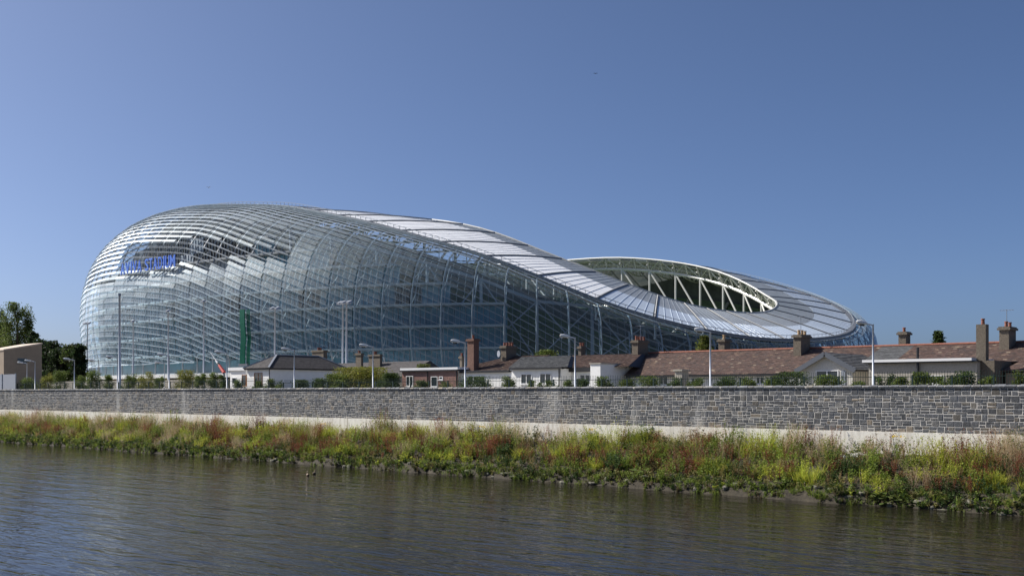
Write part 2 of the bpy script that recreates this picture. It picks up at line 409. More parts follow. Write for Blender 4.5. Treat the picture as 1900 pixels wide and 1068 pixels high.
panels = []; bars = MB(); rails = MB(); bars2 = MB(); slats = MB()
for j in range(NB):
    j2 = (j+1) % NB; n = min(len(SEC[j][0]), len(SEC[j2][0]))
    front = j in VIS
    for k in range(n-1):
        a, b_, c, d = sp(j,k,.05), sp(j2,k,.05), sp(j2,k+1,.42), sp(j,k+1,.42)
        ctr = (a+b_+c+d)/4
        e = (b_-a)*.02; e2 = (c-d)*.02
        a2, b2, c2, d2 = a+e, b_-e, c-e2, d+e2
        hole = (j, k) in HSET
        if DEG[j] < -76 and 34.5 < ctr.z < CZ[j]-5.5:           # open louvres: slats with gaps between them
            a2, b2 = a2.lerp(d2,.45), b2.lerp(c2,.45)
        if not hole:
            tilt = R.uniform(-.12,.12)                      # no two shingles hang quite alike
            nn = Vector((NU[j], NV_[j], 0)); c2 = c2+nn*tilt; d2 = d2+nn*tilt
            x, y = pj(*ctr); x0,_ = pj(*a2); x1,_ = pj(*b2); _,ya = pj(*a2); _,yd = pj(*d2)
            ar = max(0,(x1-x0))*max(0, yd-ya) if front else 0
            if y > 700: ar = 0
            panels.append((ar, (a2,b2,c2,d2)))
        if front:
            nrm = (c-b_).cross(a-b_).normalized(); off = nrm*.05
            if not hole:
                lo_ = DEG[j] < -80 and ctr.z < 34.5; B_ = bars if lo_ else bars2; lw = .12 if lo_ else .06  # sun-catching lips low on the left get the paler material, the rest grey
                B_.bar(d2+off*.5, c2+off*.5, .05, lw)
                for q in (.25,.5,.75):
                    B_.bar(a2.lerp(b2,q)+off, d2.lerp(c2,q)+off, .045, .04)
            else: slats.bar(d2, c2, .10, .14)
            rails.bar(sp(j,k+1,-.1), sp(j2,k+1,-.1), .08, .08)
panels.sort(key=lambda p: -p[0])
def panel_mesh(mb, q):
    a,b_,c,d = q; n = (b_-a).cross(d-a).normalized()*-.02
    mb.hexa([a-n,b_-n,c-n,d-n,a+n,b_+n,c+n,d+n])
skin = MB()
for i, (ar, q) in enumerate(panels):
    if i < 300:
        m = MB(); panel_mesh(m, q); m.build('facade_shingle', MAT['shingle'], stad)
    else: panel_mesh(skin, q)
skin.build('facade_shingles', MAT['shingle'], stad)['kind'] = 'stuff'
bars.build('sunlit_lips', MAT['lip'], stad)['kind'] = 'stuff'
bars2.build('dull_lips', MAT['steel_grey'], stad)['kind'] = 'stuff'
slats.build('open_slats', MAT['steel_grey'], stad)['kind'] = 'stuff'
rails.build('facade_rails', MAT['steel_grey'], stad)['kind'] = 'stuff'
for j in range(NB):                                            # ribs
    n = len(SEC[j][0]); ks = list(range(0, n, 2)) + ([n-1] if (n-1) % 2 else [])
    pts = [sp(j,k,-.45) for k in ks]
    base = sp(j, n-1, -.45); pts.append(Vector((base.x, base.y, GZ)))
    MB().tube(pts, .19, 5).build('rib', MAT['steel_grey'], stad)
    if j in VIS and -100 < DEG[j] < 10:                        # inner boom of each ladder rib
        pts2 = [sp(j,k,-2.2) for k in ks if SEC[j][0][k] < CZ[j]-1.5]
        if len(pts2) > 3:
            m = MB().tube(pts2, .14, 4)
            for q in range(0, len(pts2)-1, 2): m.bar(pts2[q], sp(j, ks[min(len(ks)-1, q+len(ks)-len(pts2)+1)], -.45), .12, .12)
            m.build('rib_lattice', MAT['steel_grey'], stad)
# crease gutter between skin and roof
for j in range(0, NB, 2):
    m = MB(); P = [Vector((CU[q%NB], CV[q%NB], CZ[q%NB])) for q in (j, j+1, j+2)]
    for a, b_ in zip(P, P[1:]): m.bar(a+Vector((0,0,.25)), b_+Vector((0,0,.25)), 1.3, .7)
    m.build('eaves_gutter', MAT['gutter'], stad)
    m = MB()
    for a, b_ in zip(P, P[1:]):
        m.bar(a+Vector((0,0,1.3)), b_+Vector((0,0,1.3)), .1, .1)
        for q in (0,.33,.67): m.bar(a.lerp(b_,q)+Vector((0,0,.5)), a.lerp(b_,q)+Vector((0,0,1.3)), .08, .08)
    m.build('roof_edge_rail', MAT['steel_grey'], stad)
# roof: every bay has an outer metal sheet and an inner translucent one, with upstands between bays
def rp(j, f, up=0.0):
    j %= NB; a = Vector((CU[j], CV[j], CZ[j]+.3)); b_ = Vector((IU[j], IV[j], HI[j]))
    p = a.lerp(b_, f); p.z += .5*math.sin(math.pi*f)*min(1, HC[j]/40) + up
    return p
SPLIT = lambda j: float(np.interp(DEG[j % NB], [-180,-62,-45,-30,0,30,60,85,180], [.84,.80,.62,.52,.44,.56,.52,.42,.42]))
for j in range(0, NB, 2):
    ja, jb = j, j+2; fa, fb = SPLIT(ja), SPLIT(jb)
    for nm, mt, lo, hi, segs in (('roof_sheet', 'roof_metal', (.03,.03), (fa,fb), 4), ('roof_light', 'roof_poly', (fa+.004,fb+.004), (.985,.985), 3)):
        m = MB(); rows = []
        for s_ in range(segs+1):
            q = s_/segs; f0 = lo[0]+(hi[0]-lo[0])*q; f1 = lo[1]+(hi[1]-lo[1])*q
            pa, pb = rp(ja,f0), rp(jb,f1); pm = (rp(ja+1,(f0+f1)/2) if True else None)
            rows.append([pa.lerp(pb,.035), (pa+pb)/2*.4+pm*.6, pa.lerp(pb,.965)])
        for A, B in zip(rows, rows[1:]):
            for q in range(2):
                dz = Vector((0,0,.22))
                m.hexa([A[q]-dz,A[q+1]-dz,B[q+1]-dz,B[q]-dz,A[q],A[q+1],B[q+1],B[q]])
        for q in (.17,.34,.5,.66,.83):                          # standing ribs
            for A, B in zip(rows, rows[1:]):
                a = A[0].lerp(A[1], q*2) if q <= .5 else A[1].lerp(A[2], q*2-1)
                b_ = B[0].lerp(B[1], q*2) if q <= .5 else B[1].lerp(B[2], q*2-1)
                m.bar(a+Vector((0,0,.03)), b_+Vector((0,0,.03)), .12, .07)
        m.build(nm, MAT['roof_sky_blue' if mt == 'roof_metal' and -36 < DEG[j] < 75 else mt], stad)
    m = MB(); m2 = MB()
    for s_ in range(7):
        a, b_ = rp(ja, .02+.96*s_/7, -.05), rp(ja, .02+.96*(s_+1)/7, -.05)
        m.bar(a, b_, .36, .42)
        m2.bar(a+Vector((0,0,.25)), b_+Vector((0,0,.25)), .16, .08)
    so_ = m.build('roof_upstand', MAT['gutter'], stad); m2.build('upstand_cap', MAT['steel_white'], so_)
# inner ring trusses and radial roof trusses
W = lambda: MAT['steel_white']
for j in range(0, NB, 2):
    a, b_ = rp(j,1), rp(j+2,1); am = rp(j+1,1)
    MB().tube([a, am, b_], .26, 6).build('ring_chord', MAT['steel_ring'], stad)
    lo = [rp(q,.90)-Vector((0,0,3.6)) for q in (j,j+1,j+2)]
    MB().tube(lo, .45, 6).build('ring_tube', W(), stad)
    m = MB()
    for q in range(2): m.tube([rp(j+q,1), lo[q]], .2, 4)
    m.tube([rp(j+1,1), lo[0]], .16, 4); m.tube([rp(j+1,1), lo[2]], .16, 4); m.build('ring_lattice', W(), stad)
    dn = Vector((0,0,-12*min(1, HI[j]/46)))
    MB().tube([lo[0], lo[0]+dn], .36, 6).build('truss_post', W(), stad)
    MB().tube([lo[2], lo[0]+dn], .28, 6).build('truss_diagonal', W(), stad)
    MB().tube([lo[0]+dn, lo[1]+dn, lo[2]+Vector((0,0,-12*min(1, HI[(j+2)%NB]/46)))], .5, 6).build('truss_chord', W(), stad)
    if -100 < DEG[j] < 150:
        m = MB(); K = 7; top = [rp(j, q/K, -.6) for q in range(K+1)]; bot = [rp(j, q/K, -.6-1.2-3.2*math.sin(math.pi*min(1,.25+q/K*.75))) for q in range(K+1)]
        m.tube(bot, .24, 4); m.tube(top, .2, 4)
        for q in range(K): m.tube([top[q], bot[q]], .12, 4); m.tube([bot[q], top[q+1]], .14, 4)
        m.build('roof_truss', W(), stad)
        m = MB()
        for q in (1,3,5): m.tube([rp(j,q/K,-2.2), rp(j+2,q/K,-2.2)], .14, 4); m.tube([rp(j,q/K,-4.2), rp(j+2,q/K,-1.2)], .10, 4)
        for q in range(0, 7): m.tube([rp(j,q/K,-.9), rp(j+2,q/K,-.9)], .12, 4)
        m.build('roof_bracing', W(), stad)
# columns and cross bracing behind the clear skin
for j in range(0, NB, 2):
    if not -80 < DEG[j] < 70: continue
    m = MB(); q0 = 9.0
    ft = Vector((OU[j]-NU[j]*q0, OV[j]-NV_[j]*q0, GZ)); hd_ = Vector((ft.x, ft.y, CZ[j]-1.0 if INS[j] < 9 else CZ[j]-5))
    m.tube([ft, hd_], .35, 6).build('column', MAT['steel_grey'], stad)
    j2 = (j+2) % NB; ft2 = Vector((OU[j2]-NU[j2]*q0, OV[j2]-NV_[j2]*q0, GZ)); hd2 = Vector((ft2.x, ft2.y, CZ[j2]-1 if INS[j2] < 9 else CZ[j2]-5))
    m = MB(); m.bar(ft.lerp(hd_,.35), ft2.lerp(hd2,.35), .5, .6); m.bar(hd_, hd2, .5, .6); m.bar(ft.lerp(hd_,.38), hd2, .26, .26); m.bar(hd_, ft2.lerp(hd2,.38), .26, .26)
    m.build('bracing', MAT['steel_grey'], stad)
# seating bowl: stepped green tiers
NS = 26; rings = []
BU, BV = sup(PH, -225, SV, 68, 43, 3.5)
top_z = GZ + HC*.74 + 1.0; tin = 13.0 + INS*.35
TU, TV = OU-NU*tin, OV-NV_*tin
m = MB(); m2 = MB()
for j in range(NB):
    j2 = (j+1) % NB
    def q_(jj, s_, st): f = s_/NS; return (BU[jj]+(TU[jj]-BU[jj])*f, BV[jj]+(TV[jj]-BV[jj])*f, 6.5+(top_z[jj]-6.5)*(.25*(st/NS)+.75*(st/NS)**1.35))
    for s_ in range(NS):
        m.add([q_(j,s_,s_),q_(j2,s_,s_),q_(j2,s_,s_+1),q_(j,s_,s_+1)], [(0,1,2,3)])
        m.add([q_(j,s_,s_+1),q_(j2,s_,s_+1),q_(j2,s_+1,s_+1),q_(j,s_+1,s_+1)], [(0,1,2,3)])
    if j % 3 == 0:
        for s_ in range(NS-1): m2.bar(Vector(q_(j,s_+.0,s_+1))+Vector((0,0,.25)), Vector(q_(j,s_+1,s_+2))+Vector((0,0,.25)), 1.2, .3)
m.build('seating_bowl', MAT['seat'], stad); m2.build('stair_aisles', MAT['tier'], stad)
m = MB(); tz = np.where((DEG > 8) & (DEG < 175), np.maximum(top_z+2.6, CZ+.6), np.maximum(top_z+2.6, np.where(DEG < -55, CZ-3.0, 0)))
for j in range(NB):
    j2 = (j+1) % NB; q = [(TU[j],TV[j],NU[j],NV_[j],top_z[j],tz[j]), (TU[j2],TV[j2],NU[j2],NV_[j2],top_z[j2],tz[j2])]
    m.hexa([(x+n_*e_, y+k_*e_, zl) for e_, seq in ((0, (0,1)), (1, (1,0))) for x,y,n_,k_,z0,z1 in [q[i] for i in seq] for zl in (z0-.8,)] +
           [(x+n_*e_, y+k_*e_, zh) for e_, seq in ((0, (0,1)), (1, (1,0))) for x,y,n_,k_,z0,z1 in [q[i] for i in seq] for zh in (z1,)])
m.build('stand_rear_wall', MAT['rear_wall'], stad)
m = MB(); m.add([(x,y,GZ+.4) for x,y in zip(BU,BV)], [tuple(range(NB))]); m.build('pitch', MAT['turf'], stad)
# inner building: glazed floors with white slab edges between skin and stands
LEV = [10.4, 14.8, 19.2, 23.6, 28.0, 32.4, 36.8, 41.2, 45.6, 50.0]
zcore = np.interp(DEG, [-180,-100,-90,-80,-70,-60,-52,-49.9,-49.8,180], [50,50,44,37.5,33,28.2,24,23.6,0,0])
def cp(j, z, extra):
    j %= NB; o = float(sec_off(j, z)) + extra
    return (OU[j]-NU[j]*o, OV[j]-NV_[j]*o, z)
opn = lambda j: -177 < DEG[j % NB] < -86
for j in range(NB):
    if not (-176 < DEG[j] < -49.8): continue
    for l in range(len(LEV)-1):
        z0, z1 = LEV[l], LEV[l+1]
        if z1 > zcore[j]+1.5: break
        up = z0 > 36 and opn(j); zm = (z0+z1)/2
        ex = 5.0 if not up else 9.5
        if z0 > 30 and not up: ex = 4.0
        p0, p1 = cp(j,z1,ex), cp(j+1,z1,ex); b0, b1 = (p0[0],p0[1],z0+.45), (p1[0],p1[1],z0+.45); i0, i1 = cp(j,z1,ex+.3), cp(j+1,z1,ex+.3)
        mt = 'core_dark' if up else ('core_glass' if z0 < 22 or DEG[j] > -86 else 'inner_white')  # near-black upper panes carry the open concourse's shade in their colour
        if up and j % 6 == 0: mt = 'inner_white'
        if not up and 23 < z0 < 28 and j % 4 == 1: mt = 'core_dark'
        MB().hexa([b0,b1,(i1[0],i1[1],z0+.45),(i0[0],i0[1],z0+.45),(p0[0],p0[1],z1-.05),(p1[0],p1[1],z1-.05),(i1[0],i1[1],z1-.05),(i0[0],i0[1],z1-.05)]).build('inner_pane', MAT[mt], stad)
        m = MB(); P0, P1 = Vector(b0), Vector(b1); T0, T1 = Vector((p0[0],p0[1],z1-.05)), Vector((p1[0],p1[1],z1-.05)); nn = Vector((NU[j],NV_[j],0))*.08
        for q in (0,.2,.4,.6,.8): m.bar(P0.lerp(P1,q)+nn, T0.lerp(T1,q)+nn, .12, .12)
        m.build('mullions', MAT['steel_grey'], stad)
    m = MB()
    for l in range(len(LEV)):
        z0 = LEV[l]
        if z0 > zcore[j]+1.5 or (z0 > 38 and opn(j)): break
        zi = LEV[l]
        a, b_ = cp(j,zi,1.5 if zi < 27 else 2.2), cp(j+1,zi,1.5 if zi < 27 else 2.2); c, d = cp(j+1,zi,10 if zi < 30 else 6), cp(j,zi,10 if zi < 30 else 6)
        m.hexa([a,b_,c,d]+[(p[0],p[1],p[2]+.42) for p in (a,b_,c,d)])
    m.build('floor_slabs', MAT['slab' if DEG[j] < -92 else 'slab_grey'], stad)['kind'] = 'stuff'
# podium and entrance level
for j in range(NB):
    if not (-176 < DEG[j] < -50): continue
    g = lambda jj, z, e: (OU[jj%NB]+NU[jj%NB]*e, OV[jj%NB]+NV_[jj%NB]*e, z)
    m = MB(); m.hexa([g(j,9.5,3),g(j+1,9.5,3),g(j+1,9.5,-9.5),g(j,9.5,-9.5),g(j,10.38,3),g(j+1,10.38,3),g(j+1,10.38,-9.5),g(j,10.38,-9.5)]); m.build('podium_edge', MAT['slab'], stad)
    m = MB(); m.hexa([g(j,GZ,1.2),g(j+1,GZ,1.2),g(j+1,GZ,.8),g(j,GZ,.8),g(j,9.5,1.2),g(j+1,9.5,1.2),g(j+1,9.5,.8),g(j,9.5,.8)]); m.build('podium_wall', MAT['beige' if j%3 else 'core_dark'], stad)
    m = MB(); m.hexa([g(j,10.38,-5.5),g(j+1,10.38,-5.5),g(j+1,10.38,-5.8),g(j,10.38,-5.8),g(j,13.6,-5.5),g(j+1,13.6,-5.5),g(j+1,13.6,-5.8),g(j,13.6,-5.8)]); m.build('entrance_glass', MAT['core_glass'], stad)
# green netting strip on the skin
# ---------------------------------------------------------------- sign letters
def surf(px, py):
    """point of the skin seen at a photo position (search over sections)"""
    best = None
    for j in VIS:
        for k in range(len(SEC[j][0])):
            p = sp(j,k,.9); x, y = pj(*p); d = (x-px)**2 + (y-py)**2
            Y = -CS*p.x + SN*p.y
            if d < 900 and (best is None or d + Y*3 < best[0]): best = (d + Y*3, j, p)
    return best
def skin_at(px, z, out=.9):
    """walk round the outline at height z until its column matches"""
    best = None
    for j in VIS:
        if not -135 < DEG[j] < 40: continue
        for q in np.linspace(0, 1, 12, endpoint=False):
            j2 = (j+1) % NB
            def P(jj):
                o = float(sec_off(jj, z)) - out; return Vector((OU[jj]-NU[jj]*o, OV[jj]-NV_[jj]*o, z))
            p = P(j).lerp(P(j2), q); x, _ = pj(*p)
            if best is None or abs(x-px) < best[0]: best = (abs(x-px), p, (P(j2)-P(j)).normalized())
    return best[1], best[2]
sign = None
word = 'AVIVA STADIUM'; wid = dict(A=1.0, V=1.0, I=.5, S=.85, T=.9, D=1.0, U=1.0, M=1.25); wid[' '] = .55
tot = sum(wid[c] for c in word); xs = 225.0
p_ref, _ = skin_at(276, 37.0)
zsig = ZC + (728-503)*(-CS*p_ref.x + SN*p_ref.y)/FPX
js = [j for j in VIS if -150 < DEG[j] < -60]; LP = []
for j in js:
    o = float(sec_off(j, zsig)) - 1.3; LP.append((OU[j]-NU[j]*o, OV[j]-NV_[j]*o))
LP = np.array([np.array(a)*(1-q)+np.array(b_)*q for a, b_ in zip(LP, LP[1:]) for q in np.linspace(0,1,20,endpoint=False)])
lx = np.array([pj(a[0], a[1], zsig)[0] for a in LP]); k0 = lx.argmin(); lx = lx[k0:]; LP = LP[k0:]
def line_at(x): return Vector((np.interp(x, lx, LP[:,0]), np.interp(x, lx, LP[:,1]), zsig))
sign = thing('stadium_sign', tuple(p_ref), 'blue raised lettering reading AVIVA STADIUM on the stadium skin', 'sign')
for c in word:
    ww = wid[c]/tot*(328-225)
    if c != ' ':
        p = line_at(xs); p2 = line_at(xs+ww*.80)
        cu = bpy.data.curves.new('letter', 'FONT'); cu.body = c; cu.size = 1; cu.extrude = .1; cu.offset = .006
        to = bpy.data.objects.new('tmp', cu); col.objects.link(to); bpy.context.view_layer.update()
        me = bpy.data.meshes.new_from_object(to.evaluated_get(bpy.context.evaluated_depsgraph_get())); bpy.data.objects.remove(to)
        A = np.array([v.co[:] for v in me.vertices]); mn, mxx = A.min(0), A.max(0)
        if c == 'I': p, p2 = p.lerp(p2,.28), p.lerp(p2,.72)
        Lw = (p2-p).length; hgt = 2.9; dr = (p2-p).normalized(); nn = Vector((dr.y, -dr.x, 0))
        out = []
        for a in A:
            qx = (a[0]-mn[0])/(mxx[0]-mn[0])*Lw; qz = (a[1]-mn[1])/(mxx[1]-mn[1])*hgt; qd = (a[2]-mn[2])/(mxx[2]-mn[2])*.22
            w_ = p + dr*qx + Vector((0,0,qz)) + nn*qd; out.append(w_)
        fs = [tuple(f.vertices) for f in me.polygons]
        MB().add(out, fs).build('letter', MAT['sign_blue'], sign)
    xs += ww
# ---------------------------------------------------------------- houses
GRD = GZ
def bx(parent, name, u0, u1, v0, v1, z0, z1, mat):
    return MB().box(min(u0,u1), max(u0,u1), v0, v1, z0, z1).build(name, MAT[mat], parent)
def tiles(parent, a, b, c, d, base, tw=.27, th=.20, slate=False, name='tile_courses', mat='tile', vary=.3, patch=None):
    """lay overlapping tiles on the slope a-b (eaves) c-d (ridge, c above b)"""
    a,b,c,d = map(Vector, (a,b,c,d)); n = (b-a).cross(d-a).normalized()
    if n.z < 0: n = -n
    L_ = max((b-a).length, (c-d).length); Hh = max((d-a).length, (c-b).length); nr = max(2, int(Hh/th)); mb = MB()
    for r in range(nr):
        q0, q1 = r/nr, min(1, (r+1.25)/nr); l0, r0 = a.lerp(d,q0), b.lerp(c,q0); l1, r1 = a.lerp(d,q1), b.lerp(c,q1)
        nc = max(1, int((r0-l0).length/tw)); o = .5*(r % 2)/nc
        for k in range(-1, nc):
            s0, s1 = max(0, k/nc+o), min(1, (k+1)/nc+o-.02/nc)
            if s1 <= s0: continue
            cc = base(R) if callable(base) else base; h = R.uniform(.02,.035)
            p = [l0.lerp(r0,s0), l0.lerp(r0,s1), l1.lerp(r1,s1), l1.lerp(r1,s0)]
            up = [p[0]+n*(h+.025), p[1]+n*(h+.025), p[2]+n*.012, p[3]+n*.012]
            mb.add(p+up, [(4,5,6,7),(0,1,5,4),(1,2,6,5),(3,0,4,7)], cc)
    o = mb.build(name, MAT[mat], parent); o['kind'] = 'stuff'; return o
def tcol(r):
    k = r.random(); s = r.uniform(.75,1.2); c = (.125,.080,.066) if k < .7 else ((.10,.072,.064) if k < .9 else ((.19,.13,.095) if k < .99 else (.33,.27,.2)))
    return tuple(x*s for x in c)
def scol(r): s = r.uniform(.8,1.2); return (.085*s,.078*s,.078*s)
def gcol(r): s = r.uniform(.8,1.2); return (.10*s,.102*s,.105*s)
def window_v(parent, x0, x1, y0, y1, v, frame='white_paint', name='window', bars=1, z_off=0):
    u0, u1 = uv(x0,v), uv(x1,v); zt = zz((x0+x1)/2,y0,v); zb = zz((x0+x1)/2,y1,v); f = .07
    m = MB(); m.box(u0,u1,v-.05,v+.1,zb,zb+f).box(u0,u1,v-.05,v+.1,zt-f,zt).box(u0,u0+f,v-.05,v+.1,zb+f,zt-f).box(u1-f,u1,v-.05,v+.1,zb+f,zt-f)
    for q in range(bars):
        c = u0+(u1-u0)*(q+1)/(bars+1); m.box(c-.035,c+.035,v-.045,v+.1,zb+f,zt-f)
    o = m.build(name, MAT[frame], parent)
    MB().box(u0+f,u1-f,v-.012,v+.02,zb+f,zt-f).build('pane', MAT['win'], o)
    MB().box(u0-.1,u1+.1,v-.14,v-.0,zb-.09,zb-.01).build('sill', MAT['white_paint'], o)
    return o
def chimney(parent, xl, xm, xr, yt, yb, v, mat='chimney', pots=2, pot='pot', cap=True, ptall=.38, name='chimney'):
    """left column xl, near corner xm, right column xr; yt top of stack, yb foot"""
    u0, u1 = uv(xl, v), uv(xm, v); X = (xr-950)/FPX
    # depth: walk back along v until the far corner reaches column xr
    dv = .3
    while pj(u1, v+dv, 8)[0] < xr and dv < 3: dv += .02
    zt, zb = zz(xm, yt, v), zz(xm, yb, v)-.6
    o = MB().box(u0,u1,v,v+dv,zb,zt).build(name, MAT[mat], parent)
    if cap: MB().box(u0-.12,u1+.12,v-.12,v+dv+.12,zt-.02,zt+.13).box(u0-.05,u1+.05,v-.05,v+dv+.05,zt+.125,zt+.22).build('chimney_cap', MAT[mat], o)
    zc = zt + (.2 if cap else 0)
    for k in range(pots):
        vv = v + dv*(k+.5)/pots; cu = (u0+u1)/2 + R.uniform(-.04,.04); h = ptall*R.uniform(.85,1.1)
        MB().tube([(cu,vv,zc-.03),(cu,vv,zc+h*.8),(cu,vv,zc+h*.8),(cu,vv,zc+h)], [.13,.105,.14,.13], 8).build('chimney_pot', MAT[pot], o)
    return o

# --- white hipped house
v0 = 74.; uL, uR = uv(459,v0), uv(500,v0); ve = 85.4; ze = zz(500,684,v0)
h = thing('white_hipped_house', ((uL+uR)/2, 80, GRD), 'white rendered cottage with a grey hipped slate roof', 'house')
bx(h,'wall',uL,uR,v0,ve,GRD,ze,'white_wall')
bx(h,'fascia',uL-.3,uR+.3,v0-.3,ve+.3,ze-.06,ze+.10,'fascia')
um = (uL+uR)/2; va, vb = v0+2.6, ve-2.6; zr = zz(523,658,va)
e = .38; A=(uL-e,v0-e,ze+.1); B=(uR+e,v0-e,ze+.1); C=(uR+e,ve+e,ze+.1); D=(uL-e,ve+e,ze+.1); P=(um,va,zr); Q=(um,vb,zr)
rf = MB().add([A,B,C,D,P,Q],[(0,1,4),(1,2,5,4),(2,3,5),(3,0,4,5)]).build('roof', MAT['fascia'], h)
tiles(rf,A,B,P,P,scol,.3,.22); tiles(rf,B,C,Q,P,scol,.3,.22); tiles(rf,D,A,P,Q,scol,.3,.22)
m = MB()
for a_,b_ in ((A,P),(B,P),(C,Q),(P,Q)): m.bar(Vector(a_)+Vector((0,0,.06)), Vector(b_)+Vector((0,0,.06)), .22,.10)
m.build('hip_tiles', MAT['galv'], rf)
window_v(h,472,487,691,716,v0,'wood','door',1)
MB().tube([(uR+.08,v0-.08,GRD),(uR+.08,v0-.08,ze)],.05,6).build('downpipe',MAT['fascia'],h)
v1 = 75.2; h2 = thing('white_annexe', (uv(442,v1), v1, GRD), 'low white flat roofed annexe left of the hipped cottage', 'annexe')
ua, ub = uv(427,v1), uv(459.5,v1); zt = zz(440,687,v1)
bx(h2,'wall',ua,ub-.35,v1,v1+6,GRD,zt,'white_wall'); bx(h2,'fascia',ua-.2,ub-.33,v1-.2,v1+6.2,zt,zt+.38,'white_paint')
window_v(h2,449,457,695,716,v1,'wood','door',0); window_v(h2,431,439,700,712,v1,'white_paint','window',0)
# --- slate roofed house behind
v2 = 90.; h = thing('slate_roofed_house', (uv(670,v2), v2+3, GRD), 'dark slate roofed house behind the hedge with three rendered chimneys', 'house')
ua, ub = uv(570,v2), uv(752,v2); zr = zz(660,673,v2+4); zE = zz(660,700,v2)
bx(h,'wall',ua,ub,v2,v2+8,GRD,zE,'dash_grey')
A=(ua-.2,v2-.3,zE); B=(ub+.2,v2-.3,zE); C=(ub+.2,v2+4,zr); D=(ua-.2,v2+4,zr)
rf = MB().add([A,B,C,D,(ub+.2,v2+8.3,zE),(ua-.2,v2+8.3,zE)],[(0,1,2,3),(3,2,4,5),(0,3,5),(1,4,2)]).build('roof',MAT['fascia'],h); tiles(rf,A,B,C,D,scol,.32,.24)
chimney(h,579,600,607,652,676,v2+2,pots=4); chimney(h,660,670,674,658,690,v2-.0,pots=2,cap=True); chimney(h,684,705,709,660,682,v2+2.5,pots=3)
# --- pink brick flat roofed extension
v3 = 75.; h = thing('brick_extension', (uv(798,v3), v3+2, GRD), 'pinkish brick flat roofed extension beside the large bush', 'extension')
ua, ub = uv(746,v3), uv(849,v3); zt = zz(800,688,v3)
bm_ = MB(); bh, bw = .075, .225; nrow = int((zt-GRD)/bh)
bx(h,'wall_core',ua+.02,ub-.02,v3+.012,v3+5,GRD,zt,'mortar')
for r_ in range(nrow):
    u = ua - (r_ % 2)*bw/2
    while u < ub:
        a_, b_ = max(ua,u), min(ub,u+bw-.012)
        if b_-a_ > .03: s_ = R.uniform(.8,1.2); bm_.box(a_,b_,v3,v3+.05,GRD+r_*bh,GRD+r_*bh+bh-.012,(.27*s_,.15*s_,.125*s_))
        u += bw
bm_.build('brickwork',MAT['brick_pink'],h)['kind'] = 'stuff'
bx(h,'roof_edge',ua-.15,ub+.15,v3-.15,v3+5.2,zt+.12,zt+.34,'white_paint'); bx(h,'gutter',ua-.15,ub+.15,v3-.22,v3-.0,zt-.03,zt+.12,'fascia')
window_v(h,754,767,697,716,v3); window_v(h,800,812,698,717,v3,'lamp_head','door',0); window_v(h,815,822,698,704,v3,'white_paint','window',0)
for px in (794,848): MB().tube([(uv(px,v3),v3-.08,GRD),(uv(px,v3),v3-.08,zt)],.06,6).build('downpipe',MAT['fascia'],h)
# --- white cottage with tall brick chimney
v4 = 75.5; h = thing('white_cottage', (uv(900,v4), v4+3, GRD), 'white cottage with brown tiled roof and a tall red brick chimney', 'house')
ua, ub = uv(851,v4), uv(950,v4); zt = zz(900,690,v4)
bx(h,'wall',ua,ub,v4,v4+8,GRD,zt,'white_wall'); bx(h,'fascia',ua,ub-.2,v4-.25,v4+.0,zt-.05,zt+.16,'fascia')
zr = zz(900,662,v4+5.0); A=(ua-3.3,v4+.9,zt+.1); B=(ub+.5,v4+.9,zt+.1); C=(ub+.5,v4+5,zr); D=(ua+2.6,v4+5,zr)
rf = MB().add([A,B,C,D,(ub+.5,v4+8.5,zt+.1),(ua-3.3,v4+8.5,zt+.1)],[(0,1,2,3),(3,2,4,5),(0,3,5),(1,4,2)]).build('roof',MAT['fascia'],h); tiles(rf,A,B,C,D,tcol)
bx(h,'flat_roof',ua,ub,v4-.05,v4+1.2,zt+.10,zt+.17,'galv')
chimney(h,867,879,888.5,632,685,v4+.9,mat='brick_red',pots=1,cap=True,name='brick_chimney')
chimney(h,929,939,958,645,674,v4+3.6,pots=4); chimney(h,853,857,862,664,676,v4+4.6,pots=1)
window_v(h,868,900,697,714,v4,bars=2); window_v(h,940,949,696,712,v4,bars=0)
vd = v4+3.3; ud_ = uv(925,vd); zd = zz(925,656,vd); m = MB()
ring = [(ud_+.34*math.cos(a)*.9, vd-.10*math.cos(a), zd+.34*math.sin(a)) for a in np.linspace(0,6.28,13)[:-1]]
m.add(ring+[(ud_+.05,vd+.12,zd)], [(i,(i+1)%12,12) for i in range(12)]+[tuple(range(11,-1,-1))]).build('satellite_dish', MAT['galv'], h)
MB().tube([(ud_,vd+.1,zd),(ud_+.35,vd+.3,zd-.25)],.025,5).build('dish_arm', MAT['galv'], h)
# --- white rear extensions with grey roof
v5 = 75.; h = thing('grey_roofed_cottage', (uv(1030,v5), v5+3, GRD), 'white walled cottage with grey tiled lean-to roof and black gutter', 'house')
ua, ub = uv(949.5,v5), uv(1041,v5); zt = zz(990,684,v5); uc = uv(1128,v5)
bx(h,'wall',ua,ub,v5,v5+8,GRD,zt,'white_wall'); bx(h,'gutter',ua-.1,ub+.3,v5-.3,v5,zt-.05,zt+.14,'fascia')
zr = zz(1000,661,v5+4.6); A=(ua-.3,v5-.15,zt+.1); B=(ub+.9,v5-.15,zt+.1); C=(uv(1060,v5+4.6),v5+4.6,zr); D=(uv(968,v5+4.6),v5+4.6,zr)
rf = MB().add([A,B,C,D,(C[0],v5+8.2,zt),(D[0],v5+8.2,zt)],[(0,1,2,3),(3,2,4,5),(0,3,5),(1,4,2)]).build('roof',MAT['fascia'],h); tiles(rf,A,B,C,D,gcol,.3,.24)
window_v(h,967,987,693,712,v5); window_v(h,1002,1023,692,712,v5)
MB().tube([(ub-.15,v5-.1,GRD),(ub-.15,v5-.1,zt)],.06,6).build('downpipe',MAT['fascia'],h)
v6 = 76.4; ud, uE = ub+.02, uv(1106,v6); zt6 = zz(1070,684,v6)
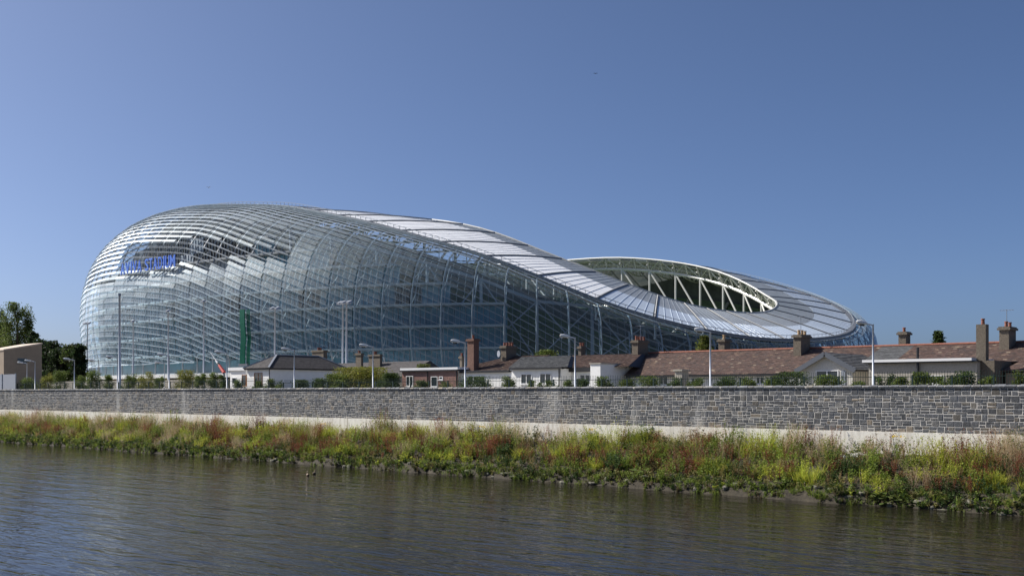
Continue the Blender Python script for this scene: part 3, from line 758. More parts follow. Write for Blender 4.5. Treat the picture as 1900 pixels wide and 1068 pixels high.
bx(h,'side_wall',ud,uE,v6,v6+6,GRD,zt6,'white_wall'); bx(h,'side_fascia',ud,uE,v6-.35,v6,zt6-.28,zt6+.10,'fascia')
window_v(h,1076,1096,694,714,v6)
up0 = uv(1098,v5-.6); bx(h,'parapet_wall',up0,up0+1.1,v5-.8,v5+4,GRD,zz(1100,675,v5-.8),'white_wall'); bx(h,'wall_cap',up0-.08,up0+1.18,v5-.88,v5+4.1,zz(1100,675,v5-.8),zz(1100,673,v5-.8),'dash_grey')
A=(uv(1046,v6-.2),v6-.2,zt6+.12); B=(uv(1166,v6-.2),v6-.2,zt6+.12); C=(uv(1192,v6+4.6),v6+4.6,zz(1190,656,v6+4.6)); D=(uv(1062,v6+4.6),v6+4.6,zz(1062,659,v6+4.6))
rf = MB().add([A,B,C,D,(C[0],v6+8.4,zt6),(D[0],v6+8.4,zt6)],[(0,1,2,3),(3,2,4,5),(0,3,5),(1,4,2)]).build('tiled_roof',MAT['fascia'],h); tiles(rf,A,B,C,D,tcol)
chimney(h,1073,1078,1086,646,660,v6+4.3,pots=2)
# --- long brown terrace
v7 = 77.; ua, ub = uv(1158,v7), uv(1604,v7); h = thing('brown_terrace', ((ua+ub)/2, v7+3, GRD), 'long low terrace with a broad brown tiled roof and pebble dashed chimneys', 'house')
zt = zz(1330,697,v7); vr = v7+5.2; zr = zz(1210,655.5,vr)
bx(h,'wall',ua+.4,ub,v7+.4,v7+10,GRD,zt,'white_wall'); bx(h,'gutter',ua+.3,uv(1486,v7),v7-.12,v7+.2,zt-.05,zt+.09,'fascia')
A=(ua,v7,zt+.1); B=(ub,v7,zt+.1); C=(ub,vr,zr); D=(uv(1196,vr),vr,zr)
rf = MB().add([A,B,C,D,(ub,v7+10.4,zt),(ua,v7+10.4,zt)],[(0,1,2,3),(3,2,4,5),(0,3,5),(1,4,2)]).build('roof',MAT['fascia'],h); tiles(rf,A,B,C,D,tcol)
u = D[0]
while u < C[0]-.3:
    MB().tube([(u,vr,zr+.04),(u+.43,vr,zr+.04)],.11,8).build('ridge_tile',MAT['pot'],rf); u += .44
chimney(h,1172.5,1183.5,1202,635,668,v7+3.5,pots=4); chimney(h,1333,1344,1355,633,657,v7+5.3,pots=1,pot='pot_buff'); chimney(h,1472,1486,1503,625,662,v7+3.6,pots=3,pot='pot_buff')
window_v(h,1222,1240,698,714,v7+.4,bars=1); window_v(h,1283,1290,700,714,v7+.4,bars=0); window_v(h,1403,1418,698,712,v7+.4,bars=1)
v7b = 74.6; MB().box(uv(1252,v7b),uv(1265,v7b),v7b,v7b+1.0,GRD,zz(1258,688,v7b)).build('garden_pier',MAT['dash_grey'],h); MB().box(uv(1250,v7b),uv(1267,v7b),v7b-.12,v7b+1.12,zz(1258,688,v7b),zz(1258,685,v7b)).build('pier_cap',MAT['dash_grey'],h)
# --- gabled extension
v8 = 73.6; ua, ub = uv(1487,v8), uv(1582,v8); um = (ua+ub)/2; h = thing('gabled_extension', (um, v8+2, GRD), 'pale pebble dashed extension with a grey gable facing the river', 'extension')
zt = zz(1487,684,v8); zg = zz(1533,656,v8); vb = v8+6
MB().add([(ua,v8,GRD),(ub,v8,GRD),(ub,v8,zt),(um,v8,zg),(ua,v8,zt),(ua,vb,GRD),(ub,vb,GRD),(ub,vb,zt),(um,vb,zg),(ua,vb,zt)],[(0,1,2,3,4),(9,8,7,6,5),(1,6,7,2),(0,4,9,5),(2,7,8,3),(3,8,9,4)]).build('wall',MAT['dash'],h)
sl = (zg-zt)/(um-ua); oh = .35
for s_ in (-1,1):
    eu = um + s_*((ub-ua)/2+oh); ez = zt - sl*oh
    A=(um,v8-.3,zg+.06); B=(eu,v8-.3,ez+.06); C=(eu,vb+.2,ez+.06); D=(um,vb+.2,zg+.06)
    rf = MB().hexa([Vector(p)-Vector((0,0,.05)) for p in (A,B,C,D)]+[Vector(p)+Vector((0,0,.03)) for p in (A,B,C,D)]).build('roof',MAT['fascia'],h)
    if s_ > 0: tiles(rf,B,C,D,A,gcol,.34,.26)
    else: tiles(rf,C,B,A,D,gcol,.34,.26)
    MB().bar((um,v8-.33,zg-.02),(eu,v8-.33,ez-.02),.09,.34).build('barge_board',MAT['gutter'],h)
bx(h,'side_gutter',ub+.3,ub+.44,v8-.3,vb+.2,zt-sl*oh-.05,zt-sl*oh+.07,'fascia')
window_v(h,1514,1556,686.5,706,v8,bars=1); MB().box(uv(1561,v8),uv(1569,v8),v8-.06,v8+.02,GRD,zz(1565,688,v8)).build('door',MAT['galv'],h)
# --- flat roofed grey extension and the roof behind it
v9 = 73.2; ua, ub = uv(1612,v9), uv(1813,v9); h = thing('flat_roofed_extension', ((ua+ub)/2, v9+2, GRD), 'grey pebble dashed extension with white roof edge and tall square chimney', 'extension')
zt = zz(1700,673,v9); vb = v9+4
bx(h,'wall',ua,ub,v9,vb,GRD,zt,'dash_grey'); bx(h,'soffit',ua-.3,ub+.1,v9-.25,vb,zt,zt+.09,'fascia'); bx(h,'roof_edge',ua-.35,ub-.25,v9-.32,vb,zt+.09,zt+.27,'white_paint')
bx(h,'return_wall',ub+.01,ub+.9,v9+.6,vb+2,GRD,zt+.1,'chimney')
MB().tube([(uv(1704,v9),v9-.12,GRD),(uv(1704,v9),v9-.12,zz(1704,644,v9))],.09,7).build('soil_pipe',MAT['fascia'],h)
chimney(h,1811,1829,1834.5,601,668,v9+.6,pots=1,cap=False,name='tall_chimney')
window_v(h,1724,1752,696,712,v9,bars=1)
v10 = 77.2; uc = uv(1594,v10); ud = uv(2010,v10); h = thing('right_terrace', ((uc+ud)/2, v10+3, GRD), 'brown tiled terrace with orange ridge tiles at the right edge', 'house')
zE = zz(1750,676,v10); vr = v10+4.3; zr = zz(1750,639.5,vr)
bx(h,'wall',uc,ud,v10+.4,v10+9,GRD,zE,'dash')
us_ = uv(1655,v10); A=(uc,v10,zE+.1); B=(ud,v10,zE+.1); C=(ud,vr,zr); D=(uc,vr,zr)
rf = MB().add([A,B,C,D,(ud,v10+8.8,zE),(uc,v10+8.8,zE)],[(0,1,2,3),(3,2,4,5),(0,3,5),(1,4,2)]).build('roof',MAT['fascia'],h)
S0=(us_,v10,zE+.1); S1=(us_,vr,zr); tiles(rf,A,S0,S1,D,gcol,.34,.26,name='slate_courses'); tiles(rf,S0,B,C,S1,tcol)
u = uc
while u < ud-.3:
    MB().tube([(u,vr,zr+.04),(u+.43,vr,zr+.04)],.11,8).build('ridge_tile',MAT['pot'],rf); u += .44
chimney(h,1667,1681,1689,620,642,v10+4.5,pots=1); chimney(h,1854,1872,1885,611,650,v10+2.6,pots=2)
for px_, py_, vv_, hh2 in ((1868,608,v10+3.0,1.3),(1486,622,v7+4.2,1.6),(1188,632,v7+4.1,1.4)):    # television aerials on the stacks
    ua_ = uv(px_,vv_); z_ = zz(px_,py_,vv_); host = h if px_ == 1868 else bpy.data.objects['brown_terrace']
    m = MB().tube([(ua_,vv_,z_-.3),(ua_,vv_,z_+hh2)],.022,5); m.bar((ua_-.45,vv_,z_+hh2-.05),(ua_+.45,vv_,z_+hh2-.05),.025,.025)
    for q in (-.4,-.2,0,.2,.4): m.bar((ua_+q,vv_-.25,z_+hh2-.05),(ua_+q,vv_+.25,z_+hh2-.05),.018,.018)
    m.build('aerial', MAT['galv'], host)
# forward wing at the right edge
vw = 75.0; uw0 = uv(1846,vw); wA=(uw0,vw,zz(1850,690,vw)); 
h = thing('right_wing', (uw0+3, vw+2, GRD), 'rear wing with brown tiled roof cut by the right edge', 'extension')
ze = zz(1900,688,vw); bx(h,'wall',uw0+.6,uw0+9,vw+.3,vw+5,GRD,ze-.1,'beige')
A=(uw0+.4,vw,ze); B=(uw0+9.5,vw,ze); C=(uw0+9.5,vw+4.4,zz(1900,640,vw+4.4)); D=(uw0+2.4,vw+4.4,zz(1900,640,vw+4.4))
rf = MB().add([A,B,C,D,(B[0],vw+8,ze),(A[0],vw+8,ze)],[(0,1,2,3),(3,2,4,5),(0,3,5),(1,4,2)]).build('roof',MAT['fascia'],h); tiles(rf,A,B,C,D,tcol)
# --- beige building at the left
vb0 = 85.; uR_ = uv(7,vb0); vb1 = vb0*1.084; uL_ = uR_-9
h = thing('beige_hall', (uR_-4, vb0+4, GRD), 'beige boxy building with a sloping pale roof edge below the poplars', 'building')
z1, z2 = zz(7,650,vb0), zz(78,638,vb1)
MB().hexa([(uL_,vb0,GRD),(uR_,vb0,GRD),(uR_,vb1,GRD),(uL_,vb1,GRD),(uL_,vb0,z1),(uR_,vb0,z1),(uR_,vb1,z2),(uL_,vb1,z2)]).build('wall',MAT['beige'],h)
MB().hexa([(uL_-.1,vb0-.1,z1),(uR_+.1,vb0-.1,z1),(uR_+.1,vb1+.1,z2),(uL_-.1,vb1+.1,z2),(uL_-.1,vb0-.1,z1+.25),(uR_+.1,vb0-.1,z1+.25),(uR_+.1,vb1+.1,z2+.25),(uL_-.1,vb1+.1,z2+.25)]).build('roof',MAT['tan'],h)
va_, vc_ = vb0+2.5, vb0+4.3; zA, zB = zz(34,675,va_), zz(34,664,va_)
wo = MB().box(uR_-.05,uR_+.04,va_,vc_,zA,zB).build('window',MAT['gutter'],h); MB().box(uR_+.0,uR_+.055,va_+.08,vc_-.08,zA+.08,zB-.08).build('pane',MAT['win'],wo)

# ---------------------------------------------------------------- street lamps along the wall
LV = 64.7
lamp_px = [1620,1318,1067,863,692,546,421,314,218,138,65]
def make_lamp(loc, hgt, label, group):
    t = thing('street_lamp', loc, label, 'lamp', group); x,y,z = loc
    MB().tube([(x,y,z),(x,y,z+1.1),(x,y,z+1.1),(x,y,z+hgt)],[.085,.085,.062,.052],10).build('post',MAT['lamp_metal'],t,smooth=True)
    MB().tube([(x,y,z+hgt-.08),(x-.1,y-.18,z+hgt-.02),(x-.25,y-.55,z+hgt+.03)],[.05,.045,.04],8).build('arm',MAT['lamp_metal'],t)
    hd = MB(); pts=[(x-.22,y-.45,z+hgt+.02),(x-.27,y-.6,z+hgt+.05),(x-.42,y-.95,z+hgt+.09),(x-.5,y-1.15,z+hgt+.1),(x-.52,y-1.2,z+hgt+.1)]
    hd.tube(pts,[.07,.13,.15,.12,.05],10); hh_ = hd.build('lamp_head',MAT['lamp_head'],t,smooth=True)
    MB().tube([(x-.31,y-.68,z+hgt-.05),(x-.45,y-1.02,z+hgt-.02)],[.10,.10],8).build('lens',MAT['win'],hh_)
    return t
ORD = ['nearest','second','third','fourth','fifth','sixth','seventh','eighth','ninth','tenth','eleventh']
proto = None; LAMPU = []
for i, px in enumerate(lamp_px):
    u = uv(px, LV); LAMPU.append(u); lab = f'grey street lamp behind the river wall, {ORD[i]} counted from the right edge'
    if i == 0: lab = 'grey street lamp behind the river wall, rightmost and tallest in view'
    if proto is None: proto = make_lamp((u,LV,GRD), 5.0, lab, 'street lamps along the river wall')
    else: c = copy_tree(proto, (u,LV,GRD)); c['label'] = lab
for px, py, vv, lab in ((50,672,78,'small street lamp in front of the beige building window'),(183,668,82,'small street lamp at the left foot of the stadium'),(305,672,86,'small thin street lamp between shrubs before the stadium podium')):
    c = copy_tree(proto, (uv(px,vv),vv,GRD), scale=(zz(px,py,vv)-GRD)/5.1); c['label'] = lab
# tall plain mast and floodlight columns
m = thing('tall_mast', (uv(222,68),68,GRD), 'tall plain grey mast rising in front of the stadium left end', 'mast'); zt = zz(222,549,68)
MB().tube([(uv(222,68),68,GRD),(uv(222,68),68,zt)],[.19,.13],10).build('shaft',MAT['lamp_metal'],m,smooth=True); MB().tube([(uv(222,68),68,zt),(uv(222,68),68,zt+.35)],.2,8).build('cap',MAT['galv'],m)
def flood(px, py, v, heads, label):
    u = uv(px,v); zt = zz(px,py,v); t = thing('floodlight_column', (u,v,GRD), label, 'floodlight', 'floodlight columns on the stadium apron')
    MB().tube([(u,v,GRD),(u,v,zt)],[.17,.10],8).build('column',MAT['lamp_metal'],t,smooth=True)
    for k in range(heads):
        o = (k-(heads-1)/2)*1.0
        MB().hexa([(u+o*.9-.35,v-.4+o*.3,zt-.1),(u+o*.9+.35,v-.4+o*.3,zt-.1),(u+o*.9+.35,v+.3+o*.3,zt+.25),(u+o*.9-.35,v+.3+o*.3,zt+.25),(u+o*.9-.3,v-.45+o*.3,zt+.2),(u+o*.9+.3,v-.45+o*.3,zt+.2),(u+o*.9+.3,v+.3+o*.3,zt+.5),(u+o*.9-.3,v+.3+o*.3,zt+.5)]).build('floodlight_head',MAT['galv'],t)
    MB().bar((u-1.0,v,zt),(u+1.0,v,zt),.12,.12).build('cross_arm',MAT['lamp_metal'],t)
flood(162,601,112,2,'floodlight column at the stadium far left edge')
flood(247,597,108,1,'slim floodlight column just right of the tall mast')
flood(312,578,110,1,'slim floodlight column behind the eighth street lamp')
flood(378,560,110,1,'slim floodlight column left of the green netting')
flood(510,574,104,2,'floodlight column right of the green netting')
flood(636,564,103,2,'left one of the paired floodlight columns behind the hipped cottage')
flood(643,563,101,2,'right one of the paired floodlight columns behind the hipped cottage')
# green netting hanging on the skin
pts = []
for py in np.linspace(572, 684, 9):
    z_ = 12.0 + (684-py)/(684-572)*12.2; p, tg = skin_at(450, z_, 1.3); pts.append((p, tg))
net = thing('green_netting', tuple(pts[0][0]), 'tall green netting strip hanging down the stadium skin', 'netting')
m = MB(); m2 = MB()
for (p,tg),(q,tg2) in zip(pts, pts[1:]):
    nn = Vector((tg.y,-tg.x,0))
    m.hexa([p-tg*.75,p+tg*.75,p+tg*.75-nn*.25,p-tg*.75-nn*.25,q-tg2*.75,q+tg2*.75,q+tg2*.75-nn*.25,q-tg2*.75-nn*.25])
    for s_ in (.95,1.35,1.75): m2.bar(p+tg*s_-nn*.6, q+tg2*s_-nn*.6, .22, .1)  # added bars stand in for the strip's darker shade on its right
m.build('net',MAT['green_net'],net); m2.build('shade_bars',MAT['green_net'],net)
p,tg = pts[-1]; MB().bar(p-tg*1.0+Vector((0,0,.2)), p+tg*2.0+Vector((0,0,.2)), .4,.5).build('top_bar',MAT['gutter'],net)
# raised level crossing barrier
vv = 72.; a_ = Vector((uv(416,vv),vv,zz(416,691,vv))); b_ = Vector((uv(390,vv),vv,zz(390,653,vv)))
t = thing('crossing_barrier', (a_.x,vv,GRD), 'raised level crossing barrier arm with a red weighted end', 'barrier')
MB().tube([(a_.x,vv,GRD),tuple(a_)],.12,8).build('pivot_post',MAT['galv'],t)
MB().tube([a_,a_.lerp(b_,.36)],[.22,.17],6).build('red_sleeve',M('barrier_red',(.55,.04,.03),.5),t); MB().tube([a_.lerp(b_,.36),a_.lerp(b_,.46)],[.16,.15],6).build('black_band',MAT['fascia'],t)
MB().tube([a_.lerp(b_,.46),a_.lerp(b_,.58)],[.13,.12],6).build('white_band',MAT['white_paint'],t); MB().tube([a_.lerp(b_,.58),b_],[.05,.02],6).build('arm',MAT['white_paint'],t)

# ---------------------------------------------------------------- railings behind the wall
def railing(x0, x1, v, ytop, name, label, gap, pitch=2.4, dens=.0):
    ua, ub = uv(x0,v), uv(x1,v); ztop = zz(x1,ytop,v)
    t = thing(name, ((ua+ub)/2, v, GRD), label, 'railing'); n = max(1,int(round((ub-ua)/pitch))); st = (ub-ua)/n
    for k in range(n+1):
        MB().box(ua+k*st-.05,ua+k*st+.05,v-.04,v+.04,GRD,ztop+.02-.28).build('post',MAT['dark_metal'],t)
        if k < n:
            m = MB(); q = gap
            while q < st-.03: m.box(ua+k*st+q-.009,ua+k*st+q+.009,v-.009,v+.009,GRD+.05,ztop-.0); q += gap
            m.build('bars',MAT['dark_metal'],t)['kind'] = 'stuff'
            MB().box(ua+k*st+.05,ua+(k+1)*st-.05,v+.010,v+.03,ztop-.36,ztop-.32).build('rail',MAT['dark_metal'],t)
            MB().box(ua+k*st+.05,ua+(k+1)*st-.05,v+.010,v+.03,ztop-.95,ztop-.91).build('rail',MAT['dark_metal'],t)
    return t
railing(500,1925,66.2,685,'railing','dark green upright bar railing behind the wall before the cottages',.165)
railing(32,498,66.4,700,'railing','low dark mesh railing behind the wall before the stadium',.2)
g = thing('grey_gate', (uv(14,66.2),66.2,GRD), 'grey mesh gate panel behind the wall at the left edge', 'gate')
ua, ub = uv(-20,66.2), uv(29,66.2); zt = zz(14,694,66.2)
for a_, b_ in ((ua,(ua+ub)/2-.08),((ua+ub)/2+.08,ub)):
    MB().box(a_,b_,66.2,66.23,GRD+.1,zt).build('panel',M('gate_grey',(.30,.32,.36),.6,.2),g)
for q in (ua-.05,(ua+ub)/2,ub+.05): MB().box(q-.07,q+.07,66.12,66.26,GRD,zt+.1).build('post',MAT['galv'],g)
MB().box(uv(85,88),uv(420,88),88,88.4,GRD,zz(200,706,88)).build('boundary_wall',MAT['dash_grey'])
o = bpy.data.objects['boundary_wall']; tag(o,'low grey boundary wall behind the shrubs before the stadium','wall')
# ---------------------------------------------------------------- leaves and plants
class LF:
    def __init__(s): s.V = []; s.C = []
    def quads(s, q, c):                        # q (n,4,3), c (n,3)
        s.V.append(q.reshape(-1,3)); s.C.append(np.repeat(c, 4, axis=0))
    def leaves(s, P, D, L_, W_, c):
        D = D/np.linalg.norm(D, axis=1, keepdims=True); r = NR.normal(size=D.shape)
        S = np.cross(D, r); S /= np.linalg.norm(S, axis=1, keepdims=True)+1e-9
        L_ = np.broadcast_to(L_, (len(P),))[:,None]; W_ = np.broadcast_to(W_, (len(P),))[:,None]
        m = P + D*L_*.45; s.quads(np.stack([P, m+S*W_/2, P+D*L_, m-S*W_/2], 1), c)
    def blades(s, P, D, L_, W_, c, bend=.35):
        n = len(P); D = D/np.linalg.norm(D, axis=1, keepdims=True); a = NR.uniform(0, 2*np.pi, n)
        S = np.stack([np.cos(a), np.sin(a), 0*a], 1); L_ = np.broadcast_to(L_, (n,))[:,None]; W_ = np.broadcast_to(W_, (n,))[:,None]
        B = np.stack([D[:,0], D[:,1], 0*a], 1)*bend; B[:,2] = -.15*bend
        m = P + D*L_*.55; t = P + D*L_ + B*L_
        s.quads(np.stack([P-S*W_/2, P+S*W_/2, m+S*W_*.4, m-S*W_*.4], 1), c)
        s.quads(np.stack([m-S*W_*.4, m+S*W_*.4, t+S*W_*.08, t-S*W_*.08], 1), c*1.08)
    def build(s, name, parent=None, base=(0,0,0)):
        V = np.concatenate(s.V); C = np.concatenate(s.C); F = np.arange(len(V)).reshape(-1,4)
        return npmesh(name, V, F, np.clip(C,0,1), MAT['leaf'], parent, base)
def shade(c, n, v=.25):
    k = NR.uniform(1-v, 1+v, (n,1)); h = NR.uniform(.9,1.1,(n,3)); return np.array(c)[None]*k*h
def up(n, spread):
    d = NR.normal(size=(n,3))*spread; d[:,2] = 1; return d
def p_grass(lf, b, h, c, n=22, spread=.35):
    P = np.array(b)[None] + NR.normal(size=(n,3))*[.10,.10,0]; lf.blades(P, up(n,spread), h*NR.uniform(.5,1.05,n), .03, shade(c,n), .4)
def p_leafy(lf, b, h, c, n=46, sz=.13):
    st = NR.integers(3,6); hd_ = up(st,.28); k = NR.integers(0,st,n); q = NR.uniform(.08,1,n)**.8
    P = np.array(b)[None] + hd_[k]*(h*q)[:,None]; D = NR.normal(size=(n,3)); D[:,2] = D[:,2]*.5+.35
    lf.leaves(P, D, sz*NR.uniform(.6,1.3,n)*(1.2-.5*q), sz*.5, shade(c,n))
    lf.blades(np.repeat(np.array(b)[None],st,0), hd_, h*1.0, .022, shade(np.array(c)*.8,st), 0)
def p_dock(lf, b, h, c, n=70):
    st = NR.integers(3,6); hd_ = up(st,.17); k = NR.integers(0,st,n); q = NR.uniform(.35,1.05,n)
    P = np.array(b)[None] + hd_[k]*(h*q)[:,None] + NR.normal(size=(n,3))*.03; D = NR.normal(size=(n,3)); D[:,2] += .8
    lf.leaves(P, D, .075, .045, shade(c,n,.35)); lf.blades(np.repeat(np.array(b)[None],st,0), hd_, h*.95, .02, shade(np.array(c)*.8,st), 0)
    m = 8; D = NR.normal(size=(m,3)); D[:,2] = abs(D[:,2])*.6+.3; lf.leaves(np.repeat(np.array(b)[None],m,0), D, .28, .09, shade((.10,.12,.03),m))
def p_dry(lf, b, h, c, n=70, st=10):
    hd_ = up(st,.22); lf.blades(np.array(b)[None]+NR.normal(size=(st,3))*[.08,.08,0], hd_, h*NR.uniform(.8,1.1,st), .014, shade(c,st), .1)
    k = NR.integers(0,st,n); q = NR.uniform(.62,1.08,n); P = np.array(b)[None] + hd_[k]*(h*q)[:,None] + NR.normal(size=(n,3))*.05
    D = NR.normal(size=(n,3)); D[:,2] += .5; lf.leaves(P, D, .06, .02, shade(c,n))
def p_broad(lf, b, c, n=10, sz=.34):
    P = np.array(b)[None] + np.stack([NR.normal(size=n)*.3, NR.normal(size=n)*.22, NR.uniform(.08,.35,n)],1)
    a = NR.uniform(0,2*np.pi,n); D = np.stack([np.cos(a),np.sin(a),NR.uniform(-.2,.35,n)],1); S = np.stack([-np.sin(a),np.cos(a),NR.uniform(-.3,.3,n)],1)
    s_ = sz*NR.uniform(.6,1.15,n)[:,None]; cc = shade(c,n,.2)
    lf.quads(np.stack([P-D*s_*.1, P+S*s_*.5, P+D*s_*.35+S*s_*.42, P+D*s_*.6],1), cc); lf.quads(np.stack([P-D*s_*.1, P+D*s_*.6, P+D*s_*.35-S*s_*.42, P-S*s_*.5],1), cc*.92)
def p_flower(lf, b, h, c, n=26, rad=.14, k=5):
    hd_ = up(k,.12); tips = np.array(b)[None] + hd_*h; P = tips[NR.integers(0,k,n)] + NR.normal(size=(n,3))*[rad*.6,rad*.6,rad*.3]
    D = NR.normal(size=(n,3)); D[:,2] *= .4; lf.leaves(P, D, .075, .07, shade(c,n,.12)); lf.blades(np.repeat(np.array(b)[None],k,0), hd_, h, .02, shade((.09,.13,.03),k), 0)
GREEN=(.18,.235,.04); BRIGHT=(.38,.41,.06); DARK=(.055,.09,.025); OLIVE=(.24,.22,.08); BROWN=(.22,.15,.075); RUST=(.20,.075,.040); TAN=(.50,.39,.25); STRAW=(.36,.27,.10); YEL=(.75,.52,.02); WHITE=(.8,.8,.74)
def bz(u, v): return float(bank_z(np.array([u]), np.array([v]))[0])

# bulk of the bank: what nobody could count
bulk = {'bank_weeds': LF(), 'bank_dry_growth': LF()}
n = 10800; U = NR.uniform(-178, 2, n); Vb = 56.4 + (63.0-56.4)*NR.uniform(0,1,n)
pk = pj(U, Vb, 1.0)[0]
sp1 = vnoise(U*.35, Vb*.5, 21); sp2 = vnoise(U*.55+9, Vb*.7, 22); sp3 = vnoise(U*.8, Vb*.9, 23); zb_ = bank_z(U, Vb); sp4 = vnoise(U*1.1+3, Vb*1.2, 29)
for i in range(n):
    if zb_[i] < .03 or (sp4[i] < .27 and NR.uniform() < .75): continue
    b = (U[i], Vb[i], zb_[i]-.03); f = (Vb[i]-56.4)/6.6; far = pk[i] < 700
    hh_ = (.5+.72*f)*(.25+1.5*sp3[i]**1.2)*NR.uniform(.75,1.25); r = NR.uniform()
    W_ = bulk['bank_weeds']; Dd = bulk['bank_dry_growth']
    if f < .16 and r < .6: p_leafy(W_, b, .34, DARK if r < .25 else OLIVE, 26, .12); continue
    if f > .62 and sp1[i] > .48 and r < .6: p_dry(Dd, b, hh_*1.25, TAN, 46 if far else 64); continue
    if sp2[i] > .60 and r < .5: p_dock(Dd, b, hh_*1.15, RUST if NR.uniform() < .62 else BROWN, 50 if far else 70); continue
    if sp2[i] < .30 and r < .55: p_grass(W_, b, hh_*1.05, BRIGHT if sp3[i] > .45 else GREEN, 24); continue
    if r < .15: p_dry(Dd, b, hh_*1.1, STRAW, 44); continue
    if r < .34: p_grass(Dd, b, hh_*.95, (.28,.205,.10), 22); continue
    c = BRIGHT if sp1[i] < .36 else (DARK if sp1[i] > .68 else (GREEN if sp3[i] > .42 else OLIVE))
    p_leafy(W_, b, hh_, c, 34 if far else 46, .105 if r < .6 else .14)
for q in range(330):                                     # drifts of one kind standing together
    u = NR.uniform(-176, 0); v = NR.uniform(57.6, 62.7); f = (v-56.4)/6.6; kind = NR.choice(6, p=[.27,.17,.14,.09,.19,.14]); hg = NR.uniform(.7,1.55)*(.75+.45*f); ru = NR.uniform(.25,.75); tone = NR.uniform(.6,1.35)
    for _ in range(NR.integers(6,13)):
        uu, v2 = u+NR.normal()*ru, min(63.0, v+NR.normal()*.35); b = (uu, v2, bz(uu,v2)-.03); h_ = hg*NR.uniform(.75,1.15)
        if kind == 0: p_leafy(bulk['bank_weeds'], b, h_, np.array(GREEN)*tone, 60, .13)
        elif kind == 1: p_leafy(bulk['bank_weeds'], b, h_, np.array(BRIGHT)*tone*.9, 60, .10)
        elif kind == 2: p_grass(bulk['bank_weeds'], b, h_*1.1, np.array(BRIGHT)*tone*.85, 44, .25)
        elif kind == 3: p_leafy(bulk['bank_weeds'], b, h_*.8, np.array(DARK)*tone, 60, .15)
        elif kind == 4: p_dock(bulk['bank_dry_growth'], b, h_*1.1, np.array(RUST)*tone, 80)
        else: p_dry(bulk['bank_dry_growth'], b, h_*1.2, TAN, 70, 12)
ue = np.arange(-178, 2, .05) + NR.uniform(-.04,.04,len(np.arange(-178,2,.05)))
ee = 56.25 + 0.9*(vnoise(ue*.22, 0*ue, 3)-.5) + .5*(vnoise(ue*.9, 0*ue, 4)-.5); es = vnoise(ue*.6, 0*ue, 31)
for i, u in enumerate(ue):                               # growth hanging over the water's edge
    v = ee[i] + NR.uniform(-.12,.9); z = bz(u, v); r = NR.uniform()
    if es[i] < .25 and r < .45: continue
    c = DARK if r < .42 else ((.10,.105,.03) if r < .62 else (GREEN if r < .75 else (.15,.115,.06)))
    if r < .8: p_leafy(bulk['bank_weeds'], (u, v, z-.03), NR.uniform(.2,.5), c, 34, .12)
    else: p_grass(bulk['bank_weeds'], (u, v, z-.03), NR.uniform(.3,.6), GREEN, 20, .6)
o = bulk['bank_weeds'].build('bank_weeds'); tag(o, 'dense green weeds and grasses covering the river bank below the wall', 'weeds', kind='stuff')
o = bulk['bank_dry_growth'].build('bank_dry_growth'); tag(o, 'dry tan grass and rusty brown seed stems mixed along the river bank', 'dry grass', kind='stuff')

def bank_plant(name, px, v, label, cat, fn, group=None):
    u = uv(px, v); z = bz(u, v); lf = LF(); fn(lf, (u, v, z-.03)); o = lf.build(name, None, (u, v, z)); return tag(o, label, cat, group)
def many(fn, k, ru, rv):
    def g(lf, b):
        for _ in range(k):
            uu, v_ = b[0]+NR.normal()*ru, min(63.0, b[1]+NR.normal()*rv); fn(lf, (uu, v_, bz(uu, v_)-.03))
    return g
rag = lambda h: (lambda lf, b: (p_leafy(lf, b, h*.8, GREEN, 40, .12), p_flower(lf, b, h, YEL, 40, .15)))
for px, v, h_, lab in ((1057,59.6,.75,'yellow ragwort clump halfway down the bank, brightest flowers on it'),(605,62.7,1.15,'yellow ragwort flowering against the stone wall left of centre'),(207,62.5,1.0,'yellow ragwort flowering against the concrete near the left edge'),
                       (893,62.7,1.1,'small yellow ragwort against the concrete above the rusty dock'),(1096,62.6,1.1,'yellow ragwort against the concrete right of centre'),(1668,62.6,1.35,'tall yellow flowered stems against the concrete below the right lamp')):
    bank_plant('ragwort', px, v, lab, 'flowers', rag(h_))
bank_plant('white_daisies', 1590, 60.6, 'patch of white daisies amid the weeds below the gabled extension', 'flowers', many(lambda lf,b: (p_leafy(lf,b,.5,GREEN,30,.1), p_flower(lf,b,.75,WHITE,26,.16)), 6, .45, .25))
dockf = lambda k, h: many(lambda lf,b: p_dock(lf,b,h*NR.uniform(.8,1.15),RUST,90), k, .45, .3)
for px, v, k, h_, lab in ((925,60.3,14,1.15,'large rusty red dock clump left of the pale grass tuft'),(1215,61.6,9,1.1,'rusty dock clump against the concrete under the pebble dashed chimney'),(1320,61.9,6,1.2,'rusty dock stems against the concrete behind the tan grass'),
                        (1500,62.3,4,1.6,'tall red dock spike before the wall below the left gable slope'),(1545,62.3,3,1.5,'crimson dock spike before the concrete below the gable window'),(1780,62.4,3,1.7,'tall red dock spike before the wall below the soil pipe'),(1826,62.4,3,1.7,'tall red dock spike below the tall square chimney'),
                        (1560,59.3,9,.8,'low rusty dock patch left of the white daisies'),(1808,58.4,8,.8,'dark red dock clump low on the right bank'),(330,61.8,8,1.0,'reddish dock patch on the left bank')):
    bank_plant('dock_clump', px, v, lab, 'dock', dockf(k,h_), 'rusty dock on the bank')
dryf = lambda k, h: many(lambda lf,b: p_dry(lf,b,h*NR.uniform(.85,1.15),TAN,110,14), k, .4, .2)
